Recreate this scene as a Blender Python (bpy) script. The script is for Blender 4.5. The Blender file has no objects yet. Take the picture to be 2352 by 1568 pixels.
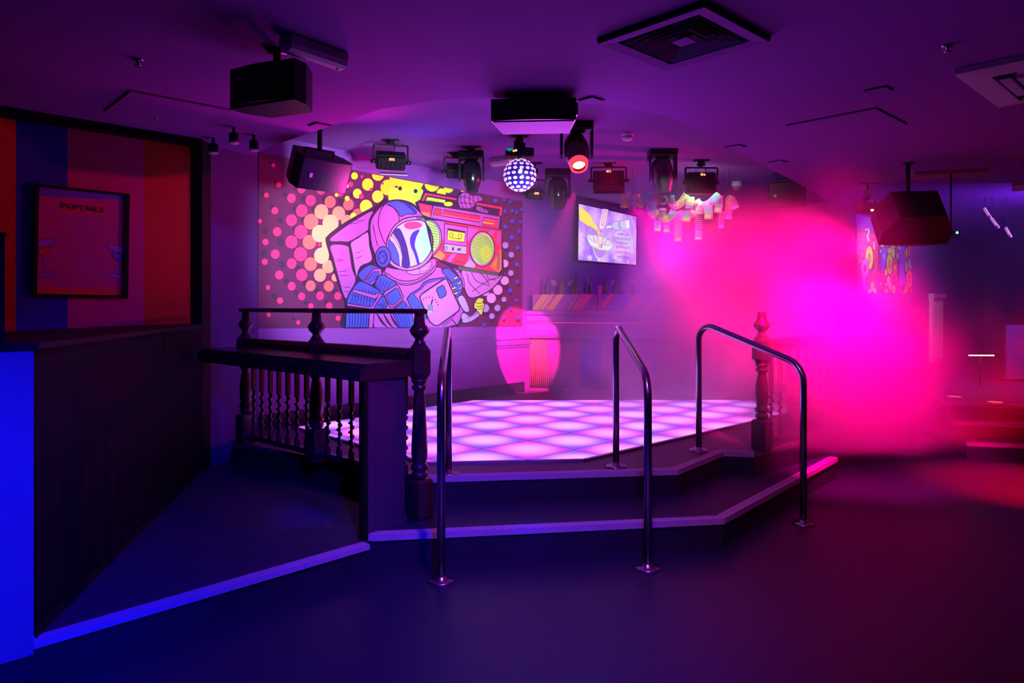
import bpy, math, random
from mathutils import Vector, Matrix
random.seed(7)
R = math.radians
SC = bpy.context.scene
COL = SC.collection

# ------------------------------------------------------------------ camera
F, CX, HY, CH = 1620.0, 1176.0, 702.0, 1.46          # focal (px of 2352), centre, horizon row, eye height
cam_d = bpy.data.cameras.new('camera')
cam_d.sensor_width = 36.0
cam_d.lens = 36.0 * F / 2352.0
cam_d.shift_y = (HY - 784.0) / 2352.0
cam_d.clip_start = 0.05
cam = bpy.data.objects.new('camera', cam_d)
COL.objects.link(cam)
cam.location = (0, 0, CH)
cam.rotation_euler = (R(90), 0, 0)
SC.camera = cam
SC.view_settings.view_transform = 'Standard'
SC.view_settings.look = 'None'
SC.view_settings.gamma = 1.0
SC.view_settings.use_curve_mapping = False
SC.view_settings.exposure = 0.0
SC.cycles.use_denoising = True
SC.cycles.use_adaptive_sampling = True
SC.cycles.adaptive_threshold = 0.06
SC.cycles.use_light_tree = False
SC.cycles.max_bounces = 3
SC.cycles.diffuse_bounces = 2
SC.cycles.glossy_bounces = 1
SC.cycles.transmission_bounces = 3
SC.cycles.volume_bounces = 0
SC.cycles.caustics_reflective = False
SC.cycles.caustics_refractive = False
SC.cycles.sample_clamp_indirect = 3.0
SC.cycles.volume_step_rate = 3.0
SC.cycles.volume_max_steps = 24

# ------------------------------------------------------------------ world: a closed, dark room
wd = bpy.data.worlds.new('dark_room'); SC.world = wd; wd.use_nodes = True
wd.node_tree.nodes['Background'].inputs[0].default_value = (0.10, 0.02, 0.30, 1)
wd.node_tree.nodes['Background'].inputs[1].default_value = 0.006

# ------------------------------------------------------------------ stage lighting (the ceiling rig, the lamps behind the viewer, added unseen lamps)
def aim(o, target):
    o.rotation_euler = (Vector(target) - Vector(o.location)).to_track_quat('-Z', 'Y').to_euler()
def spot(loc, target, color, power, angle, blend=0.5, radius=0.04, name='spot_beam'):
    d = bpy.data.lights.new(name, 'SPOT'); d.color = color; d.energy = power
    d.spot_size = R(angle); d.spot_blend = blend; d.shadow_soft_size = radius
    o = bpy.data.objects.new(name, d); COL.objects.link(o); o.location = loc; aim(o, target); return o

# two unseen lamps added in mid-air before the stage to brighten the mural
spot((0.20, 4.35, 2.02), (-1.45, 7.15, 2.0), (0.72, 0.80, 1.0), 560, 52, 0.6, 0.12, 'mural_fill_beam')
spot((0.72, 4.45, 2.02), (-0.48, 8.2, 2.0), (0.68, 0.80, 1.0), 620, 42, 0.8, 0.12, 'mural_fill_beam')
# pools of the colour heads on the mural
spot((-0.75, 5.55, 2.9), (-1.82, 6.80, 2.08), (1.0, 0.42, 0.16), 170, 24, 1.0, 0.05, 'warm_pool_beam')
spot((0.00, 6.3, 2.9), (-0.92, 7.83, 2.14), (0.05, 0.9, 1.0), 60, 15, 1.0, 0.05, 'cyan_pool_beam')
spot((0.15, 6.5, 2.9), (-0.25, 8.65, 2.02), (0.35, 1.0, 0.35), 80, 12, 1.0, 0.05, 'green_pool_beam')
# magenta and blue heads tilted up at the ceiling
spot((-1.2, 6.0, 2.35), (-1.35, 5.1, 2.78), (1.0, 0.0, 0.45), 40, 130, 1.0, 0.05, 'magenta_ceiling_beam')
spot((-0.75, 6.6, 2.45), (-0.75, 5.6, 3.0), (0.2, 0.15, 1.0), 12, 120, 1.0, 0.05, 'blue_ceiling_beam')
spot((0.3, 6.6, 2.2), (0.4, 3.5, 2.80), (0.62, 0.06, 1.0), 170, 76, 1.0, 0.6, 'purple_ceiling_fill')  # unseen lamp added in mid-air to brighten the middle of the ceiling
# hot pink heads into the smoke, helped by added unseen lamps
spot((0.575, 5.85, 2.70), (2.7, 7.3, 1.7), (1.0, 0.0, 0.08), 2200, 42, 0.8, 0.05, 'red_head_beam')
spot((4.05, 7.7, 2.2), (2.1, 7.5, 1.75), (1.0, 0.0, 0.20), 2000, 74, 0.9, 0.1, 'pink_batten_beam')
spot((1.35, 8.3, 2.6), (3.1, 7.0, 1.35), (1.0, 0.0, 0.28), 1300, 74, 0.9, 0.1, 'pink_wash_fill')  # unseen lamp, added to light the smoke from behind
spot((6.0, 5.0, 1.1), (2.5, 6.0, 1.05), (1.0, 0.0, 0.22), 900, 34, 1.0, 0.08, 'pink_low_fill')  # added lamp without a fixture, lights the low smoke
spot((1.3, 7.0, 2.9), (1.65, 7.9, 0.6), (0.55, 0.08, 1.0), 620, 62, 1.0, 0.1, 'violet_haze_fill')  # extra unseen lamp, strengthens the violet haze over the tiles
spot((0.80, 5.95, 2.55), (1.06, 7.5, 2.80), (1.0, 0.0, 0.02), 260, 17, 0.7, 0.03, 'red_side_beam')
spot((0.62, 6.8, 2.62), (0.14, 9.12, 0.86), (1.0, 0.02, 0.30), 2600, 19, 0.12, 0.02, 'pink_scanner_beam')
spot((1.9, 3.9, 2.72), (2.80, 6.1, 0.62), (1.0, 0.0, 0.24), 8000, 44, 1.0, 0.08, 'pink_front_fill')  # added unseen lamp, brightens the near side of the smoke
# blue lamps of the room in front of the stage
spot((0.2, -0.3, 2.3), (-2.15, 2.45, 0.35), (0.004, 0.004, 1.0), 700, 34, 0.8, 0.06, 'blue_room_beam')
spot((0.3, 0.6, 2.7), (-0.9, 2.9, 0.0), (0.003, 0.004, 1.0), 850, 74, 0.9, 0.1, 'blue_floor_beam')
spot((-0.6, 5.2, 2.7), (-2.3, 5.95, 1.6), (0.25, 0.06, 1.0), 45, 70, 0.9, 0.06, 'blue_pier_beam')
spot((0.4, 2.2, 2.74), (0.4, 4.4, 0.2), (0.70, 0.10, 1.0), 170, 85, 0.9, 0.1, 'purple_steps_fill')  # added lamp in place of purple light bounced off the ceiling
# unseen white lamps added to brighten the coil springs and the swirling mural
spot((1.25, 6.0, 2.55), (1.98, 7.8, 2.42), (0.85, 1.0, 0.95), 95, 30, 0.9, 0.04, 'white_spring_fill')
spot((4.9, 8.6, 2.72), (5.85, 11.0, 2.1), (0.85, 0.9, 1.0), 240, 44, 0.8, 0.05, 'white_swirl_fill')
spot((0.35, 2.6, 2.72), tuple((0.0976, 4.10, 0.175)), (0.02, 0.02, 1.0), 160, 6, 0.9, 0.03, 'blue_pool_beam')
spot((-0.4, 3.0, 2.72), tuple((-1.30, 4.40, 0.15)), (0.02, 0.02, 1.0), 300, 10, 0.9, 0.03, 'blue_pool_beam')
# red lamp at the right
spot((4.6, 5.2, 2.7), (4.25, 5.75, 0.0), (1.0, 0.0, 0.02), 4200, 40, 0.9, 0.05, 'red_floor_beam')
spot((3.4, 1.0, 2.7), (3.2, 2.6, 0.0), (1.0, 0.0, 0.06), 25, 110, 0.9, 0.1, 'dim_red_floor_beam')
# bluish haze lamp in the room behind
spot((6.8, 7.5, 2.65), (5.2, 9.5, 1.9), (0.28, 0.06, 1.0), 520, 130, 0.9, 0.1, 'violet_back_beam')

# ------------------------------------------------------------------ picture to place: where a sight line meets a plane of the room
def ray(px, py): return Vector(((px - CX) / F, 1.0, -(py - HY) / F))
def at(px, py, Y): return Vector((0, 0, CH)) + ray(px, py) * Y
def on_z(px, py, z):
    r = ray(px, py); return Vector((0, 0, CH)) + r * ((z - CH) / r.z)
class Wall:
    def __init__(s, a, b):
        s.a = Vector((a[0], a[1], 0)); s.u = (Vector((b[0], b[1], 0)) - s.a).normalized()
        s.n = Vector((s.u.y, -s.u.x, 0))                 # towards the viewer
        if s.n.dot(-s.a) < 0: s.n = -s.n
    def hit(s, px, py, off=0.0):
        r = ray(px, py); o = s.a + s.n * off
        t = s.n.dot(o - Vector((0, 0, CH))) / s.n.dot(r)
        return Vector((0, 0, CH)) + r * t

# ------------------------------------------------------------------ mesh building
class MB:
    def __init__(s): s.v = []; s.f = []; s.m = []; s.sm = []; s.x = Matrix.Identity(4)
    def add(s, vs, fs, mi=0, smooth=False):
        b = len(s.v)
        s.v += [tuple(s.x @ Vector(p)) for p in vs]
        for f in fs: s.f.append([b + i for i in f]); s.m.append(mi); s.sm.append(smooth)
        return s
    def box(s, c, d, mi=0, rz=0, bev=0.0):
        M = Matrix.Translation(c) @ Matrix.Rotation(rz, 4, 'Z')
        x, y, z = d[0] / 2, d[1] / 2, d[2] / 2
        if bev <= 0:
            vs = [M @ Vector((a * x, b * y, e * z)) for e in (-1, 1) for a, b in ((-1, -1), (1, -1), (1, 1), (-1, 1))]
            return s.add(vs, [(3, 2, 1, 0), (4, 5, 6, 7), (0, 1, 5, 4), (1, 2, 6, 5), (2, 3, 7, 6), (3, 0, 4, 7)], mi)
        q = []
        for e, k in ((-1, 1), (-1, 0), (1, 0), (1, 1)):
            zz = e * (z if k else z - bev); i = bev if k else 0
            for a, b in ((-1, -1), (1, -1), (1, 1), (-1, 1)):
                q.append(M @ Vector((a * (x - i), b * (y - i), zz)))
        fs = [(3, 2, 1, 0), (12, 13, 14, 15)]
        for r in range(3):
            for k in range(4): fs.append((r * 4 + k, r * 4 + (k + 1) % 4, r * 4 + 4 + (k + 1) % 4, r * 4 + 4 + k))
        return s.add(q, fs, mi)
    def prism(s, poly, z0, z1, mi=0):
        n = len(poly)
        area = sum(poly[i][0] * poly[(i + 1) % n][1] - poly[(i + 1) % n][0] * poly[i][1] for i in range(n))
        if area < 0: poly = poly[::-1]
        vs = [(p[0], p[1], z0) for p in poly] + [(p[0], p[1], z1) for p in poly]
        return s.add(vs, [tuple(range(n - 1, -1, -1)), tuple(range(n, 2 * n))] + [(i, (i + 1) % n, n + (i + 1) % n, n + i) for i in range(n)], mi)
    def rings(s, rs, cap=True, mi=0, smooth=True, close=False):
        n = len(rs[0]); vs = [p for r in rs for p in r]; fs = []
        m = len(rs)
        for i in range(m if close else m - 1):
            j = (i + 1) % m
            for k in range(n): fs.append((i * n + k, i * n + (k + 1) % n, j * n + (k + 1) % n, j * n + k))
        if cap and not close: fs += [tuple(range(n - 1, -1, -1)), tuple((m - 1) * n + k for k in range(n))]
        return s.add(vs, fs, mi, smooth)
    def lathe(s, prof, n=20, mi=0, c=(0, 0, 0), smooth=True):
        return s.rings([[(c[0] + r * math.cos(2 * math.pi * k / n), c[1] + r * math.sin(2 * math.pi * k / n), c[2] + z) for k in range(n)] for r, z in prof], True, mi, smooth)
    def tube(s, pts, r, n=10, mi=0, smooth=True, cap=True, close=False):
        pts = [Vector(p) for p in pts]; rs = []; prev = None; m = len(pts)
        for i, p in enumerate(pts):
            a = pts[(i - 1) % m] if close else pts[max(i - 1, 0)]; b = pts[(i + 1) % m] if close else pts[min(i + 1, m - 1)]
            t = (b - a).normalized()
            if prev is None: prev = t.orthogonal().normalized()
            x = (prev - t * prev.dot(t)).normalized(); y = t.cross(x); prev = x
            rr = r[i] if isinstance(r, (list, tuple)) else r
            rs.append([p + (x * math.cos(2 * math.pi * k / n) + y * math.sin(2 * math.pi * k / n)) * rr for k in range(n)])
        return s.rings(rs, cap, mi, smooth, close)
    def sphere(s, c, r, n=16, m=10, mi=0):
        rs = []
        for i in range(m + 1):
            a = math.pi * (i / m) - math.pi / 2; a = max(min(a, math.pi / 2 - .02), -math.pi / 2 + .02)
            rs.append([(c[0] + r * math.cos(a) * math.cos(2 * math.pi * k / n), c[1] + r * math.cos(a) * math.sin(2 * math.pi * k / n), c[2] + r * math.sin(a)) for k in range(n)])
        return s.rings(rs, True, mi, True)
    def mesh(s, name, mats):
        me = bpy.data.meshes.new(name); me.from_pydata(s.v, [], s.f)
        for m in (mats if isinstance(mats, (list, tuple)) else [mats]): me.materials.append(m)
        for p, mi, sm in zip(me.polygons, s.m, s.sm): p.material_index = mi; p.use_smooth = sm
        me.update(); return me

def link(name, me, parent=None, loc=(0, 0, 0), rot=(0, 0, 0)):
    """link an object given in world terms under a parent given in world terms"""
    o = bpy.data.objects.new(name, me); COL.objects.link(o)
    o.location = loc; o.rotation_euler = rot
    M = Matrix.Translation(Vector(loc)) @ o.rotation_euler.to_matrix().to_4x4()
    WM[o] = M
    if parent is not None:
        o.parent = parent; o.matrix_parent_inverse = WM[parent].inverted()
    return o
WM = {}
def thing(name, label, cat, loc=(0, 0, 0), group=None):
    o = link(name, None, None, loc); o.empty_display_size = 0.1
    return tag(o, label, cat, group)
def tag(o, label, cat, group=None, kind=None):
    o['label'] = label; o['category'] = cat
    if group: o['group'] = group
    if kind: o['kind'] = kind
    return o
def struct(name, mb, mat, label=None):
    o = link(name, mb.mesh(name, mat)); o['kind'] = 'structure'
    if label: o['label'] = label
    return o
def part(name, mb, mat, parent, label=None):
    o = link(name, mb.mesh(name, mat), parent)
    if label: o['label'] = label
    return o

# ------------------------------------------------------------------ materials
def mat(name, color, rough=0.6, metal=0.0, emit=None, es=0.0, spec=0.5, vary=0.0, scale=8.0, bump=0.0, coat=0.0):
    m = bpy.data.materials.new(name); m.use_nodes = True
    nt = m.node_tree; b = nt.nodes['Principled BSDF']
    b.inputs['Base Color'].default_value = (*color, 1); b.inputs['Roughness'].default_value = rough
    b.inputs['Metallic'].default_value = metal; b.inputs['Specular IOR Level'].default_value = spec
    b.inputs['Coat Weight'].default_value = coat
    if emit:
        m.cycles.emission_sampling = 'NONE'                # small pilot lamps: seen, not sampled as light sources
        b.inputs['Emission Color'].default_value = (*emit, 1); b.inputs['Emission Strength'].default_value = es
    if vary or bump:
        tc = nt.nodes.new('ShaderNodeTexCoord'); nz = nt.nodes.new('ShaderNodeTexNoise')
        nz.inputs['Scale'].default_value = scale; nz.inputs['Detail'].default_value = 5
        nt.links.new(tc.outputs['Object'], nz.inputs['Vector'])
        if vary:
            mx = nt.nodes.new('ShaderNodeMix'); mx.data_type = 'RGBA'
            mx.inputs[6].default_value = (*[c * (1 - vary) for c in color], 1)
            mx.inputs[7].default_value = (*[min(1, c * (1 + vary)) for c in color], 1)
            nt.links.new(nz.outputs['Fac'], mx.inputs[0]); nt.links.new(mx.outputs[2], b.inputs['Base Color'])
        if bump:
            bp = nt.nodes.new('ShaderNodeBump'); bp.inputs['Strength'].default_value = bump; bp.inputs['Distance'].default_value = 0.01
            nt.links.new(nz.outputs['Fac'], bp.inputs['Height']); nt.links.new(bp.outputs['Normal'], b.inputs['Normal'])
    return m
M = {}
M['floor'] = mat('dark_vinyl', (0.016, 0.014, 0.045), 0.45, vary=0.3, scale=30, bump=0.05)
M['carpet'] = mat('platform_vinyl', (0.018, 0.016, 0.06), 0.6, vary=0.3, scale=30, bump=0.05)
M['stage'] = mat('stage_vinyl', (0.12, 0.07, 0.13), 0.5, vary=0.25, scale=40, bump=0.05)
M['riser'] = mat('riser_black', (0.02, 0.017, 0.035), 0.6, spec=0.3, vary=0.2)
M['nosing'] = mat('nosing_grey', (0.50, 0.42, 0.52), 0.5, vary=0.12, scale=60)
M['ceiling'] = mat('ceiling_paint', (0.34, 0.07, 0.55), 0.85, vary=0.05, scale=3)
M['ceiling2'] = mat('stage_ceiling_paint', (0.26, 0.09, 0.46), 0.8, vary=0.05, scale=3)
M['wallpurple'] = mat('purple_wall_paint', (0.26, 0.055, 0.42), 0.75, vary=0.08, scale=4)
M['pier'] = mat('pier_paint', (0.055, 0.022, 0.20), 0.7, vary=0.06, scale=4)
M['black'] = mat('black_paint', (0.006, 0.005, 0.008), 0.6, spec=0.2, vary=0.2)
M['partition'] = mat('dark_gloss_panel', (0.006, 0.005, 0.009), 0.6, spec=0.08, vary=0.2, scale=3)
M['bluepanel'] = mat('partition_end_laminate', (0.25, 0.25, 0.35), 0.35, vary=0.08, scale=3)
M['wood'] = mat('dark_stained_wood', (0.055, 0.028, 0.030), 0.28, vary=0.35, scale=14, bump=0.05, coat=0.3)
M['steel'] = mat('brushed_steel', (0.55, 0.52, 0.58), 0.25, 1.0, vary=0.06, scale=40)
M['plastic'] = mat('white_plastic', (0.90, 0.80, 0.90), 0.45, vary=0.03)
M['blackp'] = mat('black_plastic', (0.006, 0.005, 0.008), 0.4, spec=0.3, vary=0.15)
M['blackg'] = mat('black_gloss', (0.006, 0.005, 0.012), 0.15, coat=0.2)
M['grille'] = mat('speaker_grille', (0.045, 0.03, 0.055), 0.6, vary=0.25, scale=180, bump=0.2)
M['digits'] = mat('red_digits', (0.2, 0.02, 0.01), 0.4, emit=(1.0, 0.22, 0.08), es=6)
M['lens'] = mat('dim_lens', (0.10, 0.10, 0.14), 0.08, coat=0.6)
M['chrome'] = mat('chrome', (0.7, 0.7, 0.75), 0.12, 1.0)

# ================================================================== THE ROOM
ZP, Z1, ZS = 0.15, 0.175, 0.35            # platform, lower step, stage
ZC, ZC2 = 2.78, 3.00                      # room ceiling, stage ceiling
MW = Wall((-2.26, 6.30), (0.14, 9.10))    # mural wall, runs on behind the bar
LW = Wall((-3.43, 4.725), (-2.55, 5.61))  # striped wall
UA = Vector((math.cos(0.7545), math.sin(0.7545), 0)); UB = Vector((-UA.y, UA.x, 0))

struct('floor', MB().prism([(-7, -3.5), (11, -3.5), (11, 16), (-7, 16)], -0.12, 0.0), M['floor'])

# left platform with its front edge
PA, PB = Vector((-1.875, 2.76, 0)), Vector((-0.794, 3.887, 0))
pd = (PB - PA).normalized(); pn = Vector((pd.y, -pd.x, 0))
PL = PA - pd * 1.6
plat = struct('floor_platform', MB().prism([(PL - pn * .02)[:2], (PB - pn * .02)[:2], (-0.62, 4.3), (-2.2, 5.95), (-2.6, 6.0), (-4.3, 4.2)], 0.0, ZP - 0.004), M['carpet'])
part('riser', MB().prism([PL[:2], PB[:2], (PB - pn * .02)[:2], (PL - pn * .02)[:2]], 0.001, ZP - .03), M['riser'], plat)
tr = MB()
NO = pn * 0.02
tr.prism([(PA + NO)[:2], (PB + NO)[:2], (PB - pn * .05)[:2], (PA - pn * .05)[:2]], ZP - .028, ZP)
for k in (0.006, 0.018, 0.03): tr.prism([(PA - pn * k)[:2], (PB - pn * k)[:2], (PB - pn * (k + .005))[:2], (PA - pn * (k + .005))[:2]], ZP, ZP + 0.0025)
o = struct('trim_1', tr, M['nosing'])

# stage: lower step, upper stage, nosings
LE = [(-0.81, 3.957), (1.275, 4.266), (1.94, 5.04), (2.75, 5.98)]
UE = [(-0.56, 4.57), (1.12, 4.78), (1.61, 5.38), (1.83, 5.33), (2.2, 5.62), (3.4, 6.75)]
step = struct('floor_step', MB().prism(LE + [(2.2, 6.2), (-0.5, 5.2), (-0.74, 4.03)], 0.0, Z1 - .03), M['riser'])
part('tread', MB().prism(LE + [(2.2, 6.2), (-0.5, 5.2), (-0.74, 4.03)], Z1 - .03, Z1), M['carpet'], step)
stg = struct('floor_stage', MB().prism(UE + [(5.0, 8.4), (4.8, 10.0), (3.0, 12.4), (-2.3, 6.25), (-2.27, 5.75)], 0.0, ZS - .03), M['riser'])
part('stage_top', MB().prism(UE + [(5.0, 8.4), (4.8, 10.0), (3.0, 12.4), (-2.3, 6.25), (-2.27, 5.75)], ZS - .03, ZS), M['stage'], stg)
def nosing(name, path, z, w=0.055, h=0.034):
    t = link(name, None, None, (path[0][0], path[0][1], z)); t['kind'] = 'structure'
    n = len(path); offs = []
    for i in range(n):
        a = Vector((*path[max(i - 1, 0)], 0)); b = Vector((*path[i], 0)); c = Vector((*path[min(i + 1, n - 1)], 0))
        d = ((b - a).normalized() + (c - b).normalized()).normalized() if 0 < i < n - 1 else ((b - a) if i else (c - b)).normalized()
        offs.append((b, Vector((d.y, -d.x, 0))))
    for (p, na), (q, nb) in zip(offs, offs[1:]):
        mb = MB()
        mb.prism([(p + na * .012)[:2], (q + nb * .012)[:2], (q - nb * w)[:2], (p - na * w)[:2]], z - h, z + .003)
        for k in (.012, .03): mb.prism([(p - na * k)[:2], (q - nb * k)[:2], (q - nb * (k + .006))[:2], (p - na * (k + .006))[:2]], z + .003, z + .0055)
        part('nosing_strip', mb, M['nosing'], t)
nosing('trim_2', LE, Z1); nosing('trim_3', UE[:4], ZS)
# narrow metal lip round the light floor
# ceiling: main slab with the opening over the stage, higher slab over it
edge = [(4.95, 10.15), (1.66, 5.67), (1.40, 5.27), (1.06, 4.90), (0.75, 4.68), (0.42, 4.55), (0.0, 4.48), (-0.45, 4.52), (-0.876, 4.73), (-2.0, 5.84), (-2.3, 6.2)]
struct('ceiling', MB().prism([(-7, -3.5), (11, -3.5), (11, 16), (10.5, 15.7)] + edge + [(-2.7, 6.2), (-7, 1.9)], ZC, ZC + .24), M['ceiling'])
struct('ceiling_stage', MB().prism([(-3, 4.0), (2.6, 4.0), (6.0, 9.5), (6.0, 13.5), (2.5, 13.5), (-3.2, 7)], ZC2, ZC2 + .1), M['ceiling2'])

# walls
def wall(name, a, b, z0, z1, th, m, side=1):
    a, b = Vector((*a, 0)), Vector((*b, 0)); d = (b - a).normalized(); n = Vector((d.y, -d.x, 0)) * side
    return struct(name, MB().prism([a[:2], b[:2], (b - n * th)[:2], (a - n * th)[:2]], z0, z1), m)
mwu = MW.u
e2 = Vector((-2.26, 6.30, 0)) + mwu * 8.1
wb = wall('wall_back', (-2.30, 6.25), e2[:2], 0.0, 3.06, 0.12, M['wallpurple'])
wall('wall_return', e2[:2], (4.93, 10.12), 0.0, 3.06, 0.12, M['wallpurple'])
wall('wall_right', (4.93, 10.12), (10.5, 15.7), 0.0, ZC + .1, 0.12, M['wallpurple'])
wall('wall_far', (10.5, 15.7), (10.4, -3.4), 0.0, ZC + .1, 0.12, M['wallpurple'])
# mural wall dado rail and skirting
def along(w, s, off, z): p = w.a + w.u * s + w.n * off; return Vector((p.x, p.y, z))
t = MB()
for z0, z1, th in ((1.00, 1.035, .02), (1.035, 1.06, .032), (0.965, 1.0, .028), (0.935, .965, .014)):
    t.prism([along(MW, 0, 0, 0)[:2], along(MW, 4.2, 0, 0)[:2], along(MW, 4.2, th, 0)[:2], along(MW, 0, th, 0)[:2]], z0, z1)
struct('trim_4', t, M['wallpurple'])
t = MB(); t.prism([along(MW, 0, 0, 0)[:2], along(MW, 3.7, 0, 0)[:2], along(MW, 3.7, .02, 0)[:2], along(MW, 0, .02, 0)[:2]], ZS, ZS + .13)
struct('baseboard_back', t, M['riser'])
# pier left of the mural, black post beside it
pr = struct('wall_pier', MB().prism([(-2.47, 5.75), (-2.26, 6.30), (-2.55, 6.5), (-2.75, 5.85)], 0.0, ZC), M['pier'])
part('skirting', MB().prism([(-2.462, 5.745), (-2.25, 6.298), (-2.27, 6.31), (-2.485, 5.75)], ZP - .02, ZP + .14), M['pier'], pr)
struct('wall_post', MB().prism([(-2.548, 5.60), (-2.468, 5.62), (-2.455, 5.75), (-2.62, 5.80)], 0.0, ZC), M['black'])
# striped wall: dado, painted stripes, cornice
SX = [-60, 36, 155, 331, 452]
sw = struct('wall_left', MB().prism([(LW.a - LW.u * 3.3)[:2], (LW.a + LW.u * 1.30)[:2], (LW.a + LW.u * 1.30 - LW.n * .1)[:2], (LW.a - LW.u * 3.3 - LW.n * .1)[:2]], 0.0, ZC), M['black'])
cols = [('orange_stripe_paint', (0.55, 0.05, 0.008)), ('blue_stripe_paint', (0.008, 0.012, 0.45)), ('pink_stripe_paint', (0.55, 0.03, 0.20)), ('amber_stripe_paint', (0.55, 0.05, 0.004))]
for k in range(4):
    a = LW.hit(SX[k], 500); b = LW.hit(SX[k + 1], 500)
    part('painted_stripe', MB().prism([a[:2], b[:2], (b + LW.n * .004)[:2], (a + LW.n * .004)[:2]], 1.25, 2.72), mat(cols[k][0], cols[k][1], 0.7, vary=.06), sw)
tr5 = MB().prism([(LW.a - LW.u * 3.3)[:2], (LW.a + LW.u * 1.3)[:2], (LW.a + LW.u * 1.3 + LW.n * .09)[:2], (LW.a - LW.u * 3.3 + LW.n * .09)[:2]], 2.722, ZC)
tr5.prism([(LW.a - LW.u * 3.3)[:2], (LW.a + LW.u * 1.3)[:2], (LW.a + LW.u * 1.3 + LW.n * .03)[:2], (LW.a - LW.u * 3.3 + LW.n * .03)[:2]], 1.21, 1.25)
struct('trim_5', tr5, M['black'])
# half-height partition along the platform
QB = Vector((-2.46, 5.60, 0)); qd = (QB - PA).normalized(); qn = Vector((qd.y, -qd.x, 0))
ptn = struct('wall_partition', MB().prism([(PA - pd * .02)[:2], QB[:2], (QB - qn * .3)[:2], (PL - pd * .02 + qd * .02)[:2]], ZP, 1.29), M['partition'])
part('end_panel', MB().prism([(PA + pn * .012 - qd * .0)[:2], (PA - pn * .004)[:2], (PL - pn * .004)[:2], (PL + pn * .012)[:2]], 0.10, 1.285), M['bluepanel'], ptn)
part('capping', MB().prism([(PA + pn * .02 + qn * .015)[:2], (QB + qn * .015)[:2], (QB - qn * .32)[:2], (PL + pn * .02)[:2]], 1.29, 1.315), M['black'], ptn)
part('kick_strip', MB().prism([(PA + qn * .006 + qd * .02)[:2], (QB + qn * .006)[:2], QB[:2], (PA + qd * .02)[:2]], ZP, ZP + .05), M['black'], ptn)

# steps and raised floor at the far right
RA, RB = Vector((4.35, 6.75, 0)), Vector((7.6, 5.9, 0)); rd = (RB - RA).normalized(); rn = Vector((-rd.y, rd.x, 0))
rs = struct('floor_raised', MB().prism([(RA + rn * .66)[:2], (RB + rn * .66)[:2], (10.4, 5.5), (10.4, 15.2), (5.4, 10.4)], 0.0, 0.44), M['carpet'])
for k, z in enumerate((0.15, 0.295)):
    part('step', MB().prism([(RA + rn * (.33 * k))[:2], (RB + rn * (.33 * k))[:2], (RB + rn * .7)[:2], (RA + rn * .7)[:2]], 0.0 if k == 0 else 0.15, z), M['carpet'], rs)
for k, z in enumerate((0.15, 0.295, 0.44)):
    q = rn * (.33 * k)
    part('nosing_strip', MB().prism([(RA + q - rn * .012)[:2], (RB + q - rn * .012)[:2], (RB + q + rn * .05)[:2], (RA + q + rn * .05)[:2]], z - .03, z + .004), M['nosing'], rs)

# ================================================================== LIGHT-UP DANCE FLOOR
def tile_mat(name, centre, edge):
    m = bpy.data.materials.new(name); m.use_nodes = True; nt = m.node_tree; b = nt.nodes['Principled BSDF']
    tc = nt.nodes.new('ShaderNodeTexCoord'); ln = nt.nodes.new('ShaderNodeVectorMath'); ln.operation = 'LENGTH'
    rp = nt.nodes.new('ShaderNodeValToRGB'); rp.color_ramp.interpolation = 'EASE'
    rp.color_ramp.elements[0].position = 0.04; rp.color_ramp.elements[0].color = (*centre, 1)
    rp.color_ramp.elements[1].position = 0.30; rp.color_ramp.elements[1].color = (*edge, 1)
    nt.links.new(tc.outputs['Object'], ln.inputs[0]); nt.links.new(ln.outputs['Value'], rp.inputs[0])
    b.inputs['Base Color'].default_value = (0.25, 0.2, 0.28, 1); b.inputs['Roughness'].default_value = 0.18
    nt.links.new(rp.outputs[0], b.inputs['Emission Color']); b.inputs['Emission Strength'].default_value = 1.0
    return m
TM = [tile_mat('pink_tile', (1.6, 0.42, 1.6), (0.58, 0.05, 0.80)), tile_mat('blue_tile', (1.3, 0.48, 1.9), (0.20, 0.09, 0.90))]
DF = [(-0.60, 4.95), (0.51, 5.05), (2.28, 6.71), (3.15, 7.55), (2.75, 8.2), (-0.44, 8.16), (-1.95, 6.38)]
G0 = Vector((0.111, 5.029, 0)); TS = 0.5
def clip_poly(poly, region):
    n = len(region)
    for i in range(n):
        a, b = Vector(region[i]), Vector(region[(i + 1) % n]); d = b - a; out = []
        if not poly: return []
        for k in range(len(poly)):
            p, q = Vector(poly[k]), Vector(poly[(k + 1) % len(poly)])
            sp = d.x * (p.y - a.y) - d.y * (p.x - a.x); sq = d.x * (q.y - a.y) - d.y * (q.x - a.x)
            if sp >= 0: out.append(tuple(p))
            if (sp >= 0) != (sq >= 0): out.append(tuple(p + (q - p) * (sp / (sp - sq))))
        poly = out
    return poly
dfl = thing('dance_floor', 'light-up dance floor of glowing pink and blue-white square tiles on the stage', 'dance floor', (0.9, 6.6, ZS))
base = MB().prism(DF, ZS, ZS + .0150)
part('base_plate', base, mat('tile_joint', (0.06, 0.012, 0.12), 0.6, spec=0.2), dfl)
fr = MB()
for i in range(len(DF)):
    a, b = Vector((*DF[i], 0)), Vector((*DF[(i + 1) % len(DF)], 0)); d = (b - a).normalized(); n = Vector((d.y, -d.x, 0))
    fr.prism([(a - d * .01)[:2], (b + d * .01)[:2], (b + n * .03)[:2], (a + n * .03)[:2]], ZS, ZS + .017)
part('edge_trim', fr, M['steel'], dfl)
th0 = 0.7545; full = {}
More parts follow.
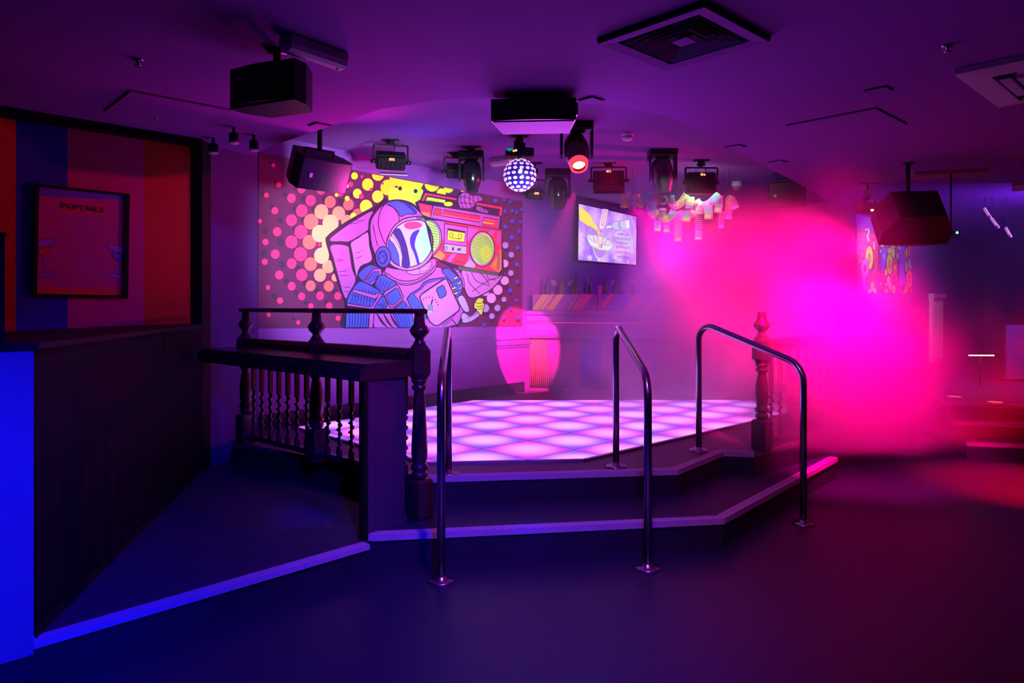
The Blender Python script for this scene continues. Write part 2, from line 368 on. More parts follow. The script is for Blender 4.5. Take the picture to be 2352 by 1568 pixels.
for i in range(-4, 9):
    for j in range(-4, 9):
        c = G0 + UA * ((i + .5) * TS) + UB * ((j + .5) * TS)
        h = TS / 2 - 0.0055
        sq = [tuple((c + UA * (sx * h) + UB * (sy * h))[:2]) for sx, sy in ((-1, -1), (1, -1), (1, 1), (-1, 1))]
        cl = clip_poly(sq, DF)
        if len(cl) < 3: continue
        ar = abs(sum(cl[k][0] * cl[(k + 1) % len(cl)][1] - cl[(k + 1) % len(cl)][0] * cl[k][1] for k in range(len(cl)))) / 2
        if ar < 0.004: continue
        ki = (i + j) % 2
        if ar > (2 * h) ** 2 - 1e-5:
            if ki not in full: full[ki] = MB().box((0, 0, 0), (2 * h, 2 * h, .004), 0, 0, .0012).mesh('light_tile', TM[ki])
            me = full[ki]; rot = (0, 0, th0)
        else:
            loc = [Vector((p[0] - c.x, p[1] - c.y)) for p in cl]
            cs, sn = math.cos(-th0), math.sin(-th0)
            me = MB().prism([(p.x * cs - p.y * sn, p.x * sn + p.y * cs) for p in loc], -.002, .002).mesh('light_tile', TM[ki]); rot = (0, 0, th0)
        link('light_tile', me, dfl, (c.x, c.y, ZS + .0145), rot)

# ================================================================== STEEL HANDRAILS
def fillet(pts, rad, n=8):
    out = [Vector(pts[0])]
    for i in range(1, len(pts) - 1):
        p, a, b = Vector(pts[i]), Vector(pts[i - 1]), Vector(pts[i + 1])
        da, db = (a - p).normalized(), (b - p).normalized(); r = rad[i - 1] if isinstance(rad, (list, tuple)) else rad
        ang = da.angle(db); tl = min(r / math.tan(ang / 2), (a - p).length * .48, (b - p).length * .48); r = tl * math.tan(ang / 2)
        cen = p + (da + db).normalized() * (r / math.sin(ang / 2)); s0, s1 = p + da * tl - cen, p + db * tl - cen
        tot = s0.angle(s1); ax = s0.cross(s1).normalized()
        for k in range(n + 1): out.append(cen + Matrix.Rotation(tot * k / n, 3, ax) @ s0)
    out.append(Vector(pts[-1])); return out
def handrail(label, top, low):
    t = thing('handrail', label, 'handrail', (low[0], low[1], 0), 'steel handrails on the stage steps')
    dirv = (Vector((*low, 0)) - Vector((*top, 0))).normalized()
    P = [(top[0], top[1], ZS), (top[0], top[1], 1.34), (low[0], low[1], 1.06), (low[0], low[1], 0.0)]
    part('rail_tube', MB().tube(fillet(P, [.10, .16]), .0225, 16), M['steel'], t)
    for (x, y), z in ((top, ZS), (low, 0.0)):
        part('base_flange', MB().lathe([(.072, 0), (.072, .006), (.066, .012), (.03, .014), (.03, .03), (.0235, .032)], 28, 0, (x, y, z)), M['steel'], t)
handrail('brushed steel handrail nearest the wooden balustrade, leftmost of three', (-0.42, 4.67), (-0.376, 3.74))
handrail('brushed steel handrail in the middle of the stage steps', (0.717, 4.86), (0.755, 3.92))
handrail('steel handrail fading into the pink smoke, rightmost of three', (1.43, 5.40), (1.95, 4.72))

# ================================================================== TURNED WOODEN BALUSTRADES
NEW = [(.0, 0)]
def newel_parts(parent, x, y, z0, rot):
    mb = MB(); q = .052
    # square foot block, turned shaft, chamfered top block
    mb.box((0, 0, .12), (.115, .115, .24), 0, 0, .014)
    zt = 0.80 + (Z1 - z0) + .0
    ztop = 1.02 - z0                                     # underside of the top block
    sh = [(.030, .24), (.05, .255), (.05, .275), (.036, .285), (.052, .30), (.052, .32), (.038, .335), (.046, .36), (.05, .40), (.046, .50), (.034, ztop - .10), (.032, ztop - .075), (.046, ztop - .06), (.046, ztop - .045), (.034, ztop - .035), (.048, ztop - .02), (.048, ztop)]
    mb.lathe(sh, 20)
    rs = []
    for s_, z in ((.046, 0), (.066, .03), (.066, .17), (.04, .205)):
        c = s_ * .42
        rs.append([(a, b, ztop + z) for a, b in ((s_, c), (c, s_), (-c, s_), (-s_, c), (-s_, -c), (-c, -s_), (c, -s_), (s_, -c))])
    mb.rings(rs, True, 0, False)
    o = link('newel_post', mb.mesh('newel_post', M['wood']), parent, (x, y, z0), (0, 0, rot))
    zf = ztop + .205
    fi = MB().lathe([(.04, zf), (.036, zf + .012), (.026, zf + .03), (.03, zf + .04), (.05, zf + .06), (.062, zf + .085), (.052, zf + .105), (.036, zf + .125), (.03, 1.41 - z0)], 18)
    link('finial', fi.mesh('finial', M['wood']), o, (x, y, z0), (0, 0, rot))
def baluster_mesh(h):
    mb = MB(); s = .014; zp = h * .50
    mb.box((0, 0, h - (h - zp) / 2), (2 * s, 2 * s, h - zp))
    rs = []; n = 34
    for i in range(n + 1):
        z = .05 + (zp - .05) * i / n; a = 2 * math.pi * 5.0 * i / n
        fade = min(1, i / 2, (n - i) / 2)
        rs.append([((.0125 + .006 * fade * math.cos(2 * (k * math.pi / 4 - a))) * math.cos(k * math.pi / 4) , (.0125 + .006 * fade * math.cos(2 * (k * math.pi / 4 - a))) * math.sin(k * math.pi / 4), z) for k in range(8)])
    # a twisted rope: swing the section round the axis
    rs = [[(x + .0065 * math.cos(2 * math.pi * 5 * i / n), y + .0065 * math.sin(2 * math.pi * 5 * i / n), z) for x, y, z in r] for i, r in enumerate(rs)]
    mb.rings(rs, True, 0, True)
    mb.box((0, 0, .025), (2 * s, 2 * s, .05))
    return mb.mesh('baluster', M['wood'])
BM = baluster_mesh(.72)
def balustrade(label, posts, foots, counts, top_rail=True, ext=0.0):
    t = thing('balustrade', label, 'balustrade', (posts[0][0], posts[0][1], foots[0]))
    rot = math.atan2(posts[1][1] - posts[0][1], posts[1][0] - posts[0][0])
    for (x, y), z in zip(posts, foots): newel_parts(t, x, y, z, rot)
    a, b = Vector((*posts[0], 0)), Vector((*posts[-1], 0)); d = (b - a).normalized(); n = Vector((-d.y, d.x, 0)); b = b + d * ext
    def rail(w, z0, z1, nm, m=M['wood'], o0=0.0, o1=0.0):
        aa, bb = a - d * o0, b + d * o1; h = (z0 + z1) / 2; k = w * .36
        prof = [(-w / 2, h - (h - z0) * .6), (-k, z0), (k, z0), (w / 2, h - (h - z0) * .6), (w / 2, h + (z1 - h) * .4), (k, z1), (-k, z1), (-w / 2, h + (z1 - h) * .4)]
        part(nm, MB().rings([[p + n * u + Vector((0, 0, z)) for u, z in prof] for p in (aa, bb)], True, 0, False), m, t)
    rail(.085, 1.10, 1.20, 'handrail')
    rail(.06, ZS + .045, ZS + .085, 'bottom_rail')
    if top_rail: rail(.075, 1.41, 1.442, 'top_rail', M['wood'], .03, .05)
    for i, c in enumerate(counts):
        p, q = Vector((*posts[i], 0)), (Vector((*posts[i + 1], 0)) if i + 1 < len(posts) else b)
        for k in range(c):
            w = p + (q - p) * ((k + 1) / (c + 1)); link('baluster', BM, t, (w.x, w.y, ZS + .08), (0, 0, rot))
balustrade('dark turned wooden balustrade with twisted spindles beside the mural wall', [(-0.56, 4.27), (-1.386, 5.0), (-2.15, 5.70)], [Z1, ZS, ZS], [7, 7])
balustrade('dark turned wooden balustrade half lost in the pink smoke', [(1.92, 5.42), (3.0, 6.42)], [ZS, ZS], [9], False)

# drinks shelf in front of the left balustrade
S0, S1 = Vector((-0.82, 3.92, 0)), Vector((-2.36, 5.36, 0)); sd = (S1 - S0).normalized(); sn = Vector((sd.y, -sd.x, 0))
B0, B1 = Vector((-0.60, 4.21, 0)), Vector((-2.16, 5.64, 0))
shf = thing('drinks_shelf', 'dark wooden drinks shelf running along the left balustrade', 'shelf', (S0.x, S0.y, ZP))
sp = [S0[:2], S1[:2], B1[:2], B0[:2]]
mb = MB(); mb.prism(sp, 1.115, 1.135)
mb.prism([(S0 - sd * .0)[:2], S1[:2], (S1 - sn * .03)[:2], (S0 - sn * .03)[:2]], 1.04, 1.115)
mb.prism([S0[:2], B0[:2], (B0 + sd * .03)[:2], (S0 + sd * .03)[:2]], 1.04, 1.115)
part('shelf_top', mb, M['wood'], shf)
e0, e1 = S0 + sd * .012, Vector((-0.628, 4.19, 0)) + sd * .012
part('end_panel', MB().prism([e0[:2], e1[:2], (e1 + sd * .035)[:2], (e0 + sd * .035)[:2]], ZP, 1.04), mat('panel_dark_laminate', (0.06, 0.05, 0.075), 0.5, vary=.1), shf)
part('end_stile', MB().prism([(e0 - sd * .01)[:2], (e0 - sd * .01 + (e1 - e0).normalized() * .03)[:2], (e0 + sd * .04 + (e1 - e0).normalized() * .03)[:2], (e0 + sd * .04)[:2]], ZP, 1.04), M['black'], shf)

# ================================================================== THE BAR
BA, BB = Vector((0.20, 9.20, 0)), Vector((3.3, 8.45, 0)); bu = (BB - BA).normalized(); bn = Vector((bu.y, -bu.x, 0)); bl = (BB - BA).length
BW = Wall(BA[:2], BB[:2])
bar = thing('bar_counter', 'candy-striped bar counter with reeded front panels behind the dance floor', 'bar', (BA.x, BA.y, ZS))
def bp(s, off): p = BA + bu * s + bn * off; return (p.x, p.y)
def bslab(s0, s1, o0, o1, z0, z1): return MB().prism([bp(s0, o1), bp(s1, o1), bp(s1, o0), bp(s0, o0)], z0, z1)
lil = mat('bar_lilac_paint', (0.38, 0.07, 0.62), 0.5, vary=.05)
part('plinth', MB().prism([bp(0.01, -.02), bp(bl, -.02), bp(bl, -.45), bp(.26, -.45)], ZS, ZS + .06), mat('bar_plinth', (0.25, 0.08, 0.25), .5, vary=.1), bar)
part('carcass', MB().prism([bp(0.01, -.012), bp(bl, -.012), bp(bl, -.45), bp(.26, -.45)], ZS + .06, 1.39), lil, bar)
rc = {'c': mat('cream_reeding', (0.85, 0.40, 0.22), .5, vary=.06), 'p': mat('pink_reeding', (0.60, 0.10, 0.52), .5, vary=.06), 'b': mat('blue_reeding', (0.10, 0.11, 0.80), .5, vary=.06), 'l': mat('lilac_reeding', (0.48, 0.12, 0.68), .5, vary=.06)}
def sb(px): h = BW.hit(px, 800); return (Vector((h.x, h.y, 0)) - BA).dot(bu)
cuts = [(1211, 1257, 'c'), (1257, 1332, 'p'), (1332, 1380, 'b'), (1380, 1446, 'p'), (1446, 1510, 'l'), (1510, 1560, 'p'), (1560, 1625, 'b'), (1625, 1700, 'p')]
for a, b, k in cuts:
    s0, s1 = max(0.0, sb(a)), sb(b); n = max(4, round((s1 - s0) / .026)); mb = MB(); w = (s1 - s0) / n
    for i in range(n):
        c = BA + bu * (s0 + (i + .5) * w) + bn * -.012
        mb.rings([[c + bu * (w * .5 * math.cos(q)) + bn * (.012 * math.sin(q)) + Vector((0, 0, z)) for q in (0, .6, 1.2, 1.57, 1.94, 2.54, 3.14)] for z in (ZS + .06, 1.035)], True, 0, True)
    part('reeded_panel', mb, rc[k], bar)
# rounded fascia, lit groove, moulding
pf = [(-.012, 1.035), (.035, 1.045), (.05, 1.09), (.05, 1.16), (.04, 1.21), (.015, 1.235), (-.05, 1.235)]
part('fascia', MB().rings([[Vector((*bp(s, o_), z)) for o_, z in pf] for s in (0, bl)], True, 0, False), lil, bar)
part('light_strip', bslab(.02, bl, -.03, .004, 1.236, 1.247), mat('pink_led_strip', (.8, .1, .4), .4, emit=(1.0, 0.02, 0.35), es=1.2), bar, 'pink light strip')
pf = [(-.05, 1.248), (.03, 1.248), (.045, 1.27), (.045, 1.33), (.07, 1.35), (.075, 1.39), (.06, 1.40), (-.05, 1.40)]
part('counter_moulding', MB().rings([[Vector((*bp(s, o_), z)) for o_, z in pf] for s in (0, bl)], True, 0, False), lil, bar)
part('counter_top', MB().prism([bp(0.02, -.04), bp(bl, -.04), bp(bl, -.45), bp(.26, -.45)], 1.39, 1.40), lil, bar)
cream, pink, blu = mat('cream_stripe', (0.90, 0.36, 0.25), .5), mat('pink_stripe', (0.78, 0.08, 0.45), .5), mat('blue_stripe', (0.14, 0.14, 0.85), .5)
pal = [cream, lil, pink, blu]
def splash(px0, px1, seq):
    off = .02
    def q(px, z):
        h = BW.hit(px, 690, off); return Vector((h.x, h.y, z))
    t0 = q(px0, 0); t1 = q(px1, 0); L = (t1 - t0).length; d = (t1 - t0).normalized(); H = .205; z0 = 1.402
    pan = MB().prism([t0[:2], t1[:2], (t1 - bn * .03)[:2], (t0 - bn * .03)[:2]], z0, z0 + H); pan_o = part('splash_panel', pan, pal[1], bar)
    for a, w, c in seq:
        pts = [(a, 0), (a + w, 0), (a + w + H * .72, H), (a + H * .72, H)]
        pts = clip_poly(pts, [(0, 0), (L, 0), (L, H), (0, H)])
        if len(pts) < 3: continue
        A_ = [t0 + d * u + bn * .004 + Vector((0, 0, z0 + v)) for u, v in pts]; B_ = [t0 + d * u - bn * .001 + Vector((0, 0, z0 + v)) for u, v in pts]
        part('stripe', MB().rings([B_, A_], True, 0, False), pal[c], pan_o)
splash(1223, 1372, [(-.16, .12, 2), (-.02, .10, 0), (.09, .05, 0), (.15, .02, 2), (.18, .09, 0), (.29, .12, 1), (.44, .03, 2), (.50, .14, 2), (.68, .1, 1)])
splash(1384, 1566, [(-.14, .05, 3), (-.06, .06, 2), (.02, .02, 1), (.06, .18, 3), (.27, .12, 2), (.42, .05, 1), (.5, .13, 2), (.66, .04, 3), (.72, .14, 2), (.9, .1, 1)])
pp = BW.hit(1378, 690, 0)
part('upright', MB().box((pp.x, pp.y, 1.56), (.055, .055, .32)), M['wallpurple'], bar)

# lips on the wall behind the bar, bottles on a shelf
def lips_mesh():
    up = [(-1, 0), (-.55, .28), (-.2, .42), (0, .30), (.2, .42), (.55, .28), (1, 0), (.4, .06), (0, .02), (-.4, .06)]
    lo = [(-1, 0), (-.4, -.02), (0, -.06), (.4, -.02), (1, 0), (.6, -.30), (.2, -.46), (-.2, -.46), (-.6, -.30)]
    mb = MB()
    for poly in (up, lo):
        n = len(poly); cx = sum(p[0] for p in poly) / n; cy = sum(p[1] for p in poly) / n
        mb.rings([[(x * .055, 0, y * .055) for x, y in poly], [((cx + (x - cx) * .9) * .055, -.012, (cy + (y - cy) * .85) * .055) for x, y in poly]], True, 0, False)
    return mb.mesh('lips', mat('lips_pink', (0.75, 0.35, 0.62), .4, vary=.05))
LM = lips_mesh()
rzw = math.atan2(MW.u.y, MW.u.x)
words = ['first from the mural', 'second from the mural', 'third from the mural', 'below the left of the screen', 'below the middle of the screen', 'below the right of the screen']
for (px, py, tl), w in zip([(1272, 650, .5), (1309, 650, -.5), (1352, 648, .5), (1406, 648, -.5), (1453, 647, .45), (1502, 645, -.4)], words):
    h = MW.hit(px, py, 0.0); o = link('lips_ornament', LM, None, h + MW.n * .001, (0, tl, rzw)); o.scale = (1.5, 1, 1.5)
    tag(o, 'pale pink lips ornament on the wall behind the bar, ' + w, 'ornament', 'lips ornaments behind the bar')
bs = thing('bottle_shelf', 'narrow dark bottle shelf on the wall behind the bar', 'shelf', tuple(MW.hit(1400, 676)))
z0 = 1.60
h0, h1 = MW.hit(1232, 690), MW.hit(1500, 690)
part('board', MB().prism([h0[:2], h1[:2], (h1 + MW.n * .16)[:2], (h0 + MW.n * .16)[:2]], z0 - .03, z0), M['black'], bs)
part('bracket', MB().prism([(h0 + MW.u * .1)[:2], (h0 + MW.u * .13)[:2], (h0 + MW.u * .13 + MW.n * .12)[:2], (h0 + MW.u * .1 + MW.n * .12)[:2]], z0 - .12, z0 - .03), M['black'], bs)
part('bracket', MB().prism([(h1 - MW.u * .1)[:2], (h1 - MW.u * .13)[:2], (h1 - MW.u * .13 + MW.n * .12)[:2], (h1 - MW.u * .1 + MW.n * .12)[:2]], z0 - .12, z0 - .03), M['black'], bs)
btl = [('slim blue', (.1, .25, .8)), ('pale green', (.3, .6, .4)), ('cherry red', (.7, .05, .1)), ('clear', (.6, .55, .65)), ('amber', (.6, .3, .06)), ('violet', (.35, .12, .6)), ('dark green', (.04, .2, .08)), ('rosy pink', (.8, .3, .5))]
for k, (nm, c) in enumerate(btl):
    px = 1246 + k * 33; h = MW.hit(px, 690); p = Vector((h.x, h.y, z0)) + MW.n * .08
    t = thing('bottle', nm + ' bottle on the shelf behind the bar' + (', nearest the mural' if k == 0 else ''), 'bottle', p, 'bottles behind the bar')
    hh = .22 + .03 * (k % 3)
    part('glass_body', MB().lathe([(.028, 0), (.034, .008), (.034, hh * .55), (.026, hh * .66), (.013, hh * .74), (.012, hh)], 14, 0, p), mat('bottle_glass_' + nm.replace(' ', '_'), tuple(q * .4 for q in c), .12, coat=.5), t)
    part('cap', MB().lathe([(.014, hh), (.014, hh + .025), (.012, hh + .028)], 12, 0, p), M['chrome'], t)

# ================================================================== CEILING RIG
def frame(loc, yaw=0, pitch=0):
    return Matrix.Translation(loc) @ Matrix.Rotation(yaw, 4, 'Z') @ Matrix.Rotation(pitch, 4, 'X')
def clamp_to(t, p, zc, w=.06):
    """ceiling plate, drop stem and hook clamp from the ceiling down to p"""
    mb = MB().box((p[0], p[1], zc - .006), (.16, .07, .012)); mb.tube([(p[0], p[1], zc - .01), (p[0], p[1], p[2])], .012, 8)
    mb.box((p[0], p[1], (zc + p[2]) / 2), (.05, .06, .05), 0, .5)
    mb.tube([(p[0] - .05, p[1], p[2] + .03), (p[0] + .03, p[1] - .03, p[2] + .06)], .01, 6)
    part('ceiling_clamp', mb, M['blackp'], t)
def wash(label, c, w, h, zc, yaw, pitch, glow=None, dig=True, group='wash lights on the stage ceiling'):
    """flat LED wash: body, lens sheet at the front (local -Y is its back towards the room)"""
    c = Vector(c); t = thing('wash_light', label, 'stage light', (c.x, c.y, zc), group)
    X = frame(c, yaw, pitch); b = MB(); b.x = X
    b.box((0, .03, 0), (w, .10, h), 0, 0, .014); b.box((0, -.032, 0), (w * .9, .03, h * .84), 0, 0, .008)
    for k in range(5): b.box((-w * .32 + k * w * .16, -.05, -h * .1), (.012, .02, h * .5))
    part('body', b, M['blackp'], t)
    f = MB(); f.x = X; f.box((0, .084, 0), (w * .94, .012, h * .86))
    part('lens_sheet', f, glow or M['lens'], t)
    u = MB(); Y = frame(c, yaw, 0); u.x = Y; ht = min(.16, zc - c.z - .05)
    W = w / 2 + .022
    u.tube(fillet([(-W, 0, 0), (-W, 0, ht), (W, 0, ht), (W, 0, 0)], .012, 3), .009, 6)
    part('yoke', u, M['blackp'], t)
    for s in (-1, 1):
        k = MB(); k.x = Y; k.tube([(s * (w / 2), 0, 0), (s * (W + .03), 0, 0)], .018, 10); part('tilt_knob', k, M['blackp'], t)
    clamp_to(t, (c.x, c.y, c.z + ht), zc)
    cb = MB(); cb.x = Y; cb.tube([(0, -.05, h * .4), (.02, -.09, ht * .55), (.03, -.04, ht)], .005, 6); part('cable', cb, M['blackp'], t)
    if dig:
        g = MB(); g.x = X
        for k in range(3):
            x = -.018 + k * .018
            for q in ((0, .01), (0, 0), (0, -.01)): g.box((x + q[0], -.053, h * .36 + q[1]), (.010, .003, .003))
            for q in (-1, 1): g.box((x + q * .005, -.053, h * .36 + .005 * (1 if k % 2 else -1)), (.003, .003, .010))
        part('digit_display', g, M['digits'], t, 'glowing red digits')
    return t
def head(label, c, zc, d, s=1.0, lensm=None, bodym=None, yaw=0, ring=None, group='moving-head lights on the stage ceiling'):
    """moving head hung from the ceiling: base, yoke arms, barrel pointing along d, lens"""
    c = Vector(c); d = Vector(d).normalized(); t = thing('moving_head_light', label, 'stage light', (c.x, c.y, zc), group)
    bm_ = bodym or M['blackg']; zb = c.z + .15 * s
    b = MB(); b.x = frame((c.x, c.y, zb), yaw); b.box((0, 0, .03 * s), (.24 * s, .17 * s, .08 * s), 0, 0, .012); b.lathe([(.06 * s, -.02 * s), (.07 * s, 0)], 16)
    part('base', b, M['blackp'], t)
    for q in (-1, 1):
        a = MB(); a.x = frame((c.x, c.y, zb), yaw)
        a.rings([[(q * (.105 + .018 * e) * s, -.045 * s, 0) if False else (q * (.105 + .018 * e) * s, y, z) for y, z in ((-.05 * s, 0), (.05 * s, 0), (.04 * s, -.19 * s), (0, -.215 * s), (-.04 * s, -.19 * s))] for e in (0, 1)], True, 0, False)
        part('yoke_arm', a, M['blackp'], t)
    X = Matrix.Translation(c) @ d.to_track_quat('Z', 'Y').to_matrix().to_4x4()
    h = MB(); h.x = X
    h.lathe([(.045 * s, -.13 * s), (.078 * s, -.11 * s), (.092 * s, -.05 * s), (.094 * s, .04 * s), (.085 * s, .09 * s), (.062 * s, .15 * s), (.056 * s, .175 * s), (.05 * s, .175 * s), (.048 * s, .155 * s)], 22)
    part('head_barrel', h, bm_, t)
    l = MB(); l.x = X; l.lathe([(.047 * s, .150 * s), (.047 * s, .156 * s), (.03 * s, .166 * s), (.005 * s, .17 * s)], 20)
    part('lens', l, lensm or M['lens'], t)
    if ring:
        l = MB(); l.x = X; l.rings([[(r * s * math.cos(k * math.pi / 12), r * s * math.sin(k * math.pi / 12), z * s) for k in range(24)] for r, z in ((.072, .14), (.066, .184), (.048, .184))], False); part('halo_ring', l, ring, t, 'glowing ring added for the red halo round the lens')  # emissive ring stands in for the red halo in the haze
    clamp_to(t, (c.x, c.y, zb + .07 * s), zc)
    return t

# wash lights
w1 = wash('black wash light above the yellow dots of the mural', at(898, 372, 6.55), .27, .15, ZC2, R(16), R(38))
b = MB(); b.x = frame(at(904, 399, 6.6), R(16), R(20)); b.box((0, 0, 0), (.25, .10, .008)); part('barn_door', b, mat('barn_door_lit', (.45, .3, .5), .5), w1, 'pale lower flap')  # flap tinted purple in its colour to look lit
wash('small wash light half behind the moving head over the boombox', at(1046, 395, 7.1), .18, .13, ZC2, R(12), R(35), dig=False)
wash('small dark wash light below the mirrored effect ball', at(1228, 447, 7.6), .2, .10, ZC2, R(18), R(30))
redg = mat('red_lit_housing', (0.5, 0.03, 0.05), .4, vary=.3, scale=30)
wash('wash light with red-lit housing above the bar screen', at(1398, 415, 7.6), .33, .24, ZC2, R(-4), R(-20))
wash('black wash light with red digits in front of the coil springs', at(1611, 420, 7.45), .30, .225, ZC2, R(3), R(0), mat('white_lens', (.6, .6, .6), .3, emit=(.75, 1.0, .85), es=3.0))
spot(tuple(at(1611, 424, 7.45) + Vector((0, .14, -.02))), tuple(at(1611, 470, 8.6)), (0.82, 1.0, 0.9), 9, 140, 0.9, 0.08, 'white_wash_beam')
# moving heads
head('glossy blue-black moving head above the boombox handle', at(1083, 400, 6.85), ZC2, (0.02, .12, -1), 1.0)
hot = mat('hot_lens', (1, .5, .2), .3, emit=(1.0, 0.62, 0.12), es=14)
hring = mat('red_halo_ring', (1, .1, .1), .3, emit=(1.0, 0.02, 0.04), es=3)
head('moving head glowing red with a hot yellow lens', at(1324, 345, 5.95), ZC2, (0.05, -.62, -.8), 1.12, hot, mat('red_lit_gloss', (0.07, 0.004, 0.006), .25, coat=.3), ring=hring)  # body reddened by colour for the red light falling on it
head('dark moving head hanging left of the bar screen', at(1281, 440, 8.0), ZC2, (0.05, .1, -1), 1.15)
head('dark moving head between the bar screen and the coil springs', at(1521, 398, 7.0), ZC2, (0.12, .05, -1), 1.12, None, mat('plum_black_gloss', (0.05, 0.01, 0.05), .3, coat=.3))

# effect ball
bc = at(1194, 402, 6.4); br = .143
eb = thing('effect_ball', 'mirrored effect ball dotted with pale lenses under its black motor box', 'disco light', (bc.x, bc.y, ZC2))
hb = MB(); hp = at(1193, 352, 6.4); hb.box((hp.x, hp.y, hp.z), (.25, .14, .085), 0, .1, .01); hb.box((hp.x, hp.y, hp.z + .06), (.1, .09, .05), 0, .1); hb.tube([(hp.x, hp.y, hp.z), (hp.x, hp.y, bc.z + br * .9)], .022, 10)
part('motor_box', hb, M['blackp'], eb)
clamp_to(eb, (hp.x, hp.y, hp.z + .07), ZC2)
dg = MB()
for k in range(3): dg.box((hp.x - .055 + k * .014, hp.y - .076, hp.z + .005 + k * .003), (.009, .004, .016))
part('digit_display', dg, M['digits'], eb, 'glowing red digits')
part('shell', MB().sphere(bc, br, 28, 18), mat('ball_blue_black', (0.03, 0.02, 0.25), .25, emit=(0.02, 0.0, 0.5), es=0.35), eb, 'deep blue faceted shell')
lm = MB().rings([[(.0155 * math.cos(k * math.pi / 4) * (1.25 if i else 1.3), 0.0155 * math.sin(k * math.pi / 4) * (.85 if i else .9), z) for k in range(8)] for i, z in enumerate((0, .006))], True, 0, False).mesh('lens', mat('ball_lens', (.8, .65, .85), .3, emit=(1.0, .62, .95), es=0.75))
for i in range(9):
    la = R(-72 + 18 * i); n = max(4, round(16 * math.cos(la)))
    for k in range(n):
        lo = 2 * math.pi * (k + (i % 2) * .5) / n; dn = Vector((math.cos(la) * math.cos(lo), math.cos(la) * math.sin(lo), math.sin(la)))
        link('lens', lm, eb, tuple(bc + dn * br), tuple(dn.to_track_quat('Z', 'Y').to_euler()))
ctr = MB().sphere(bc + Vector((0.005, -br * 1.0, 0.012)), .016, 10, 6)
part('bright_lens', ctr, mat('bright_ball_lens', (1, 1, 1), .3, emit=(.8, .85, 1.0), es=8), eb, 'brightest lens')

# loudspeakers
def speaker(label, c, w, h, d, yaw, pitch, zc, grille=True, name='loudspeaker', gm=None):
    c = Vector(c); t = thing(name, label, 'speaker', (c.x, c.y, c.z), 'black loudspeakers under the ceiling'); X = frame(c, yaw, pitch)
    b = MB(); b.x = X; k = .66
    pl = [(-w / 2, -d / 2), (w / 2, -d / 2), (w / 2, -d * .1), (w / 2 * k, d / 2), (-w / 2 * k, d / 2), (-w / 2, -d * .1)]
    b.prism(pl, -h / 2, h / 2); part('cabinet', b, M['blackp'], t)
    g = MB(); g.x = X; n = 10; v = []
    arc = [(-w / 2 + .008 + (w - .016) * i / n, -d / 2 - .03 * (1 - (2 * i / n - 1) ** 2) - .004) for i in range(n + 1)]
    g.prism(arc + [(w / 2 - .008, -d / 2), (-w / 2 + .008, -d / 2)], -h / 2 + .008, h / 2 - .008); part('grille', g, gm or M['grille'], t)
    bd = MB(); bd.x = X
    if gm is None: bd.box((-w * .32, -d / 2 - .026, -h * .02), (.028, .008, .034)); part('badge', bd, M['plastic'], t)
    u = MB(); u.x = X
    u.tube([(-w * .3, 0, h / 2), (-w * .3, 0, h / 2 + .03), (w * .3, 0, h / 2 + .03), (w * .3, 0, h / 2)], .01, 6)
    top = X @ Vector((0, 0, h / 2 + .03)); part('bracket', u, M['blackp'], t)
    s = MB(); s.tube([top, (top.x, top.y, zc - .004)], .02, 8); s.lathe([(.05, zc - .012), (.05, zc)], 14, 0, (top.x, top.y, 0)); part('ceiling_mount', s, M['blackp'], t)
    return t
sp1 = speaker('long black loudspeaker below the emergency light', at(636, 207, 3.65), .42, .205, .22, R(-24), R(0), ZC, gm=M['blackp'])
speaker('grey-fronted loudspeaker hanging before the pink dots of the mural', at(724, 388, 5.75), .44, .26, .34, R(46), R(26), ZC2)
speaker('small grey loudspeaker above the smoke at the far end of the stage', at(1808, 446, 8.3), .40, .30, .26, R(-22), R(10), ZC2)
s5 = speaker('big black loudspeaker beside the swirling mural, seen from behind', at(2098, 500, 6.4), .58, .34, .34, R(170), R(40), ZC, gm=mat('pale_grille', (.30, .30, .28), .6, vary=.2, scale=150))
# flat box speaker at the edge of the stage ceiling
c = at(1228, 268, 4.6)
t = thing('subwoofer_box', 'flat black speaker box with pale underside at the stage ceiling edge', 'speaker', (c.x, c.y, c.z))
b = MB(); n = 12; w, d, h = .53, .42, .135
arc = [(-w / 2 + w * i / n, -d / 2 - .035 * (1 - (2 * i / n - 1) ** 2)) for i in range(n + 1)]
b.x = frame(c, R(-4), R(3)); b.prism(arc + [(w / 2 * .86, d / 2), (-w / 2 * .86, d / 2)], -h / 2, h / 2); part('cabinet', b, M['blackp'], t)
b = MB(); b.x = frame(c, R(-4), R(3)); b.prism([(-w / 2 + .012, -d / 2 + .01), (w / 2 - .012, -d / 2 + .01), (w / 2 * .84, d / 2 - .012), (-w / 2 * .84, d / 2 - .012)], -h / 2 - .006, -h / 2); part('underside_panel', b, mat('pale_baffle', (.42, .30, .44), .6, vary=.1, scale=20), t, 'pale flat underside')
b = MB(); b.x = frame(c, R(-4), R(3)); b.prism([(w / 2 - .07, -d / 2 - .002), (w / 2 + .012, -d / 2 - .002), (w / 2 * .87, d / 2), (w / 2 * .7, d / 2)], -h / 2 + .03, h / 2 - .03); part('side_plate', b, M['blackp'], t)
b = MB(); b.tube([(c.x - .12, c.y + .12, c.z + h / 2), (c.x - .12, c.y + .12, ZC2)], .016, 8); b.tube([(c.x + .12, c.y + .12, c.z + h / 2), (c.x + .12, c.y + .12, ZC2)], .016, 8); part('hanger', b, M['blackp'], t)

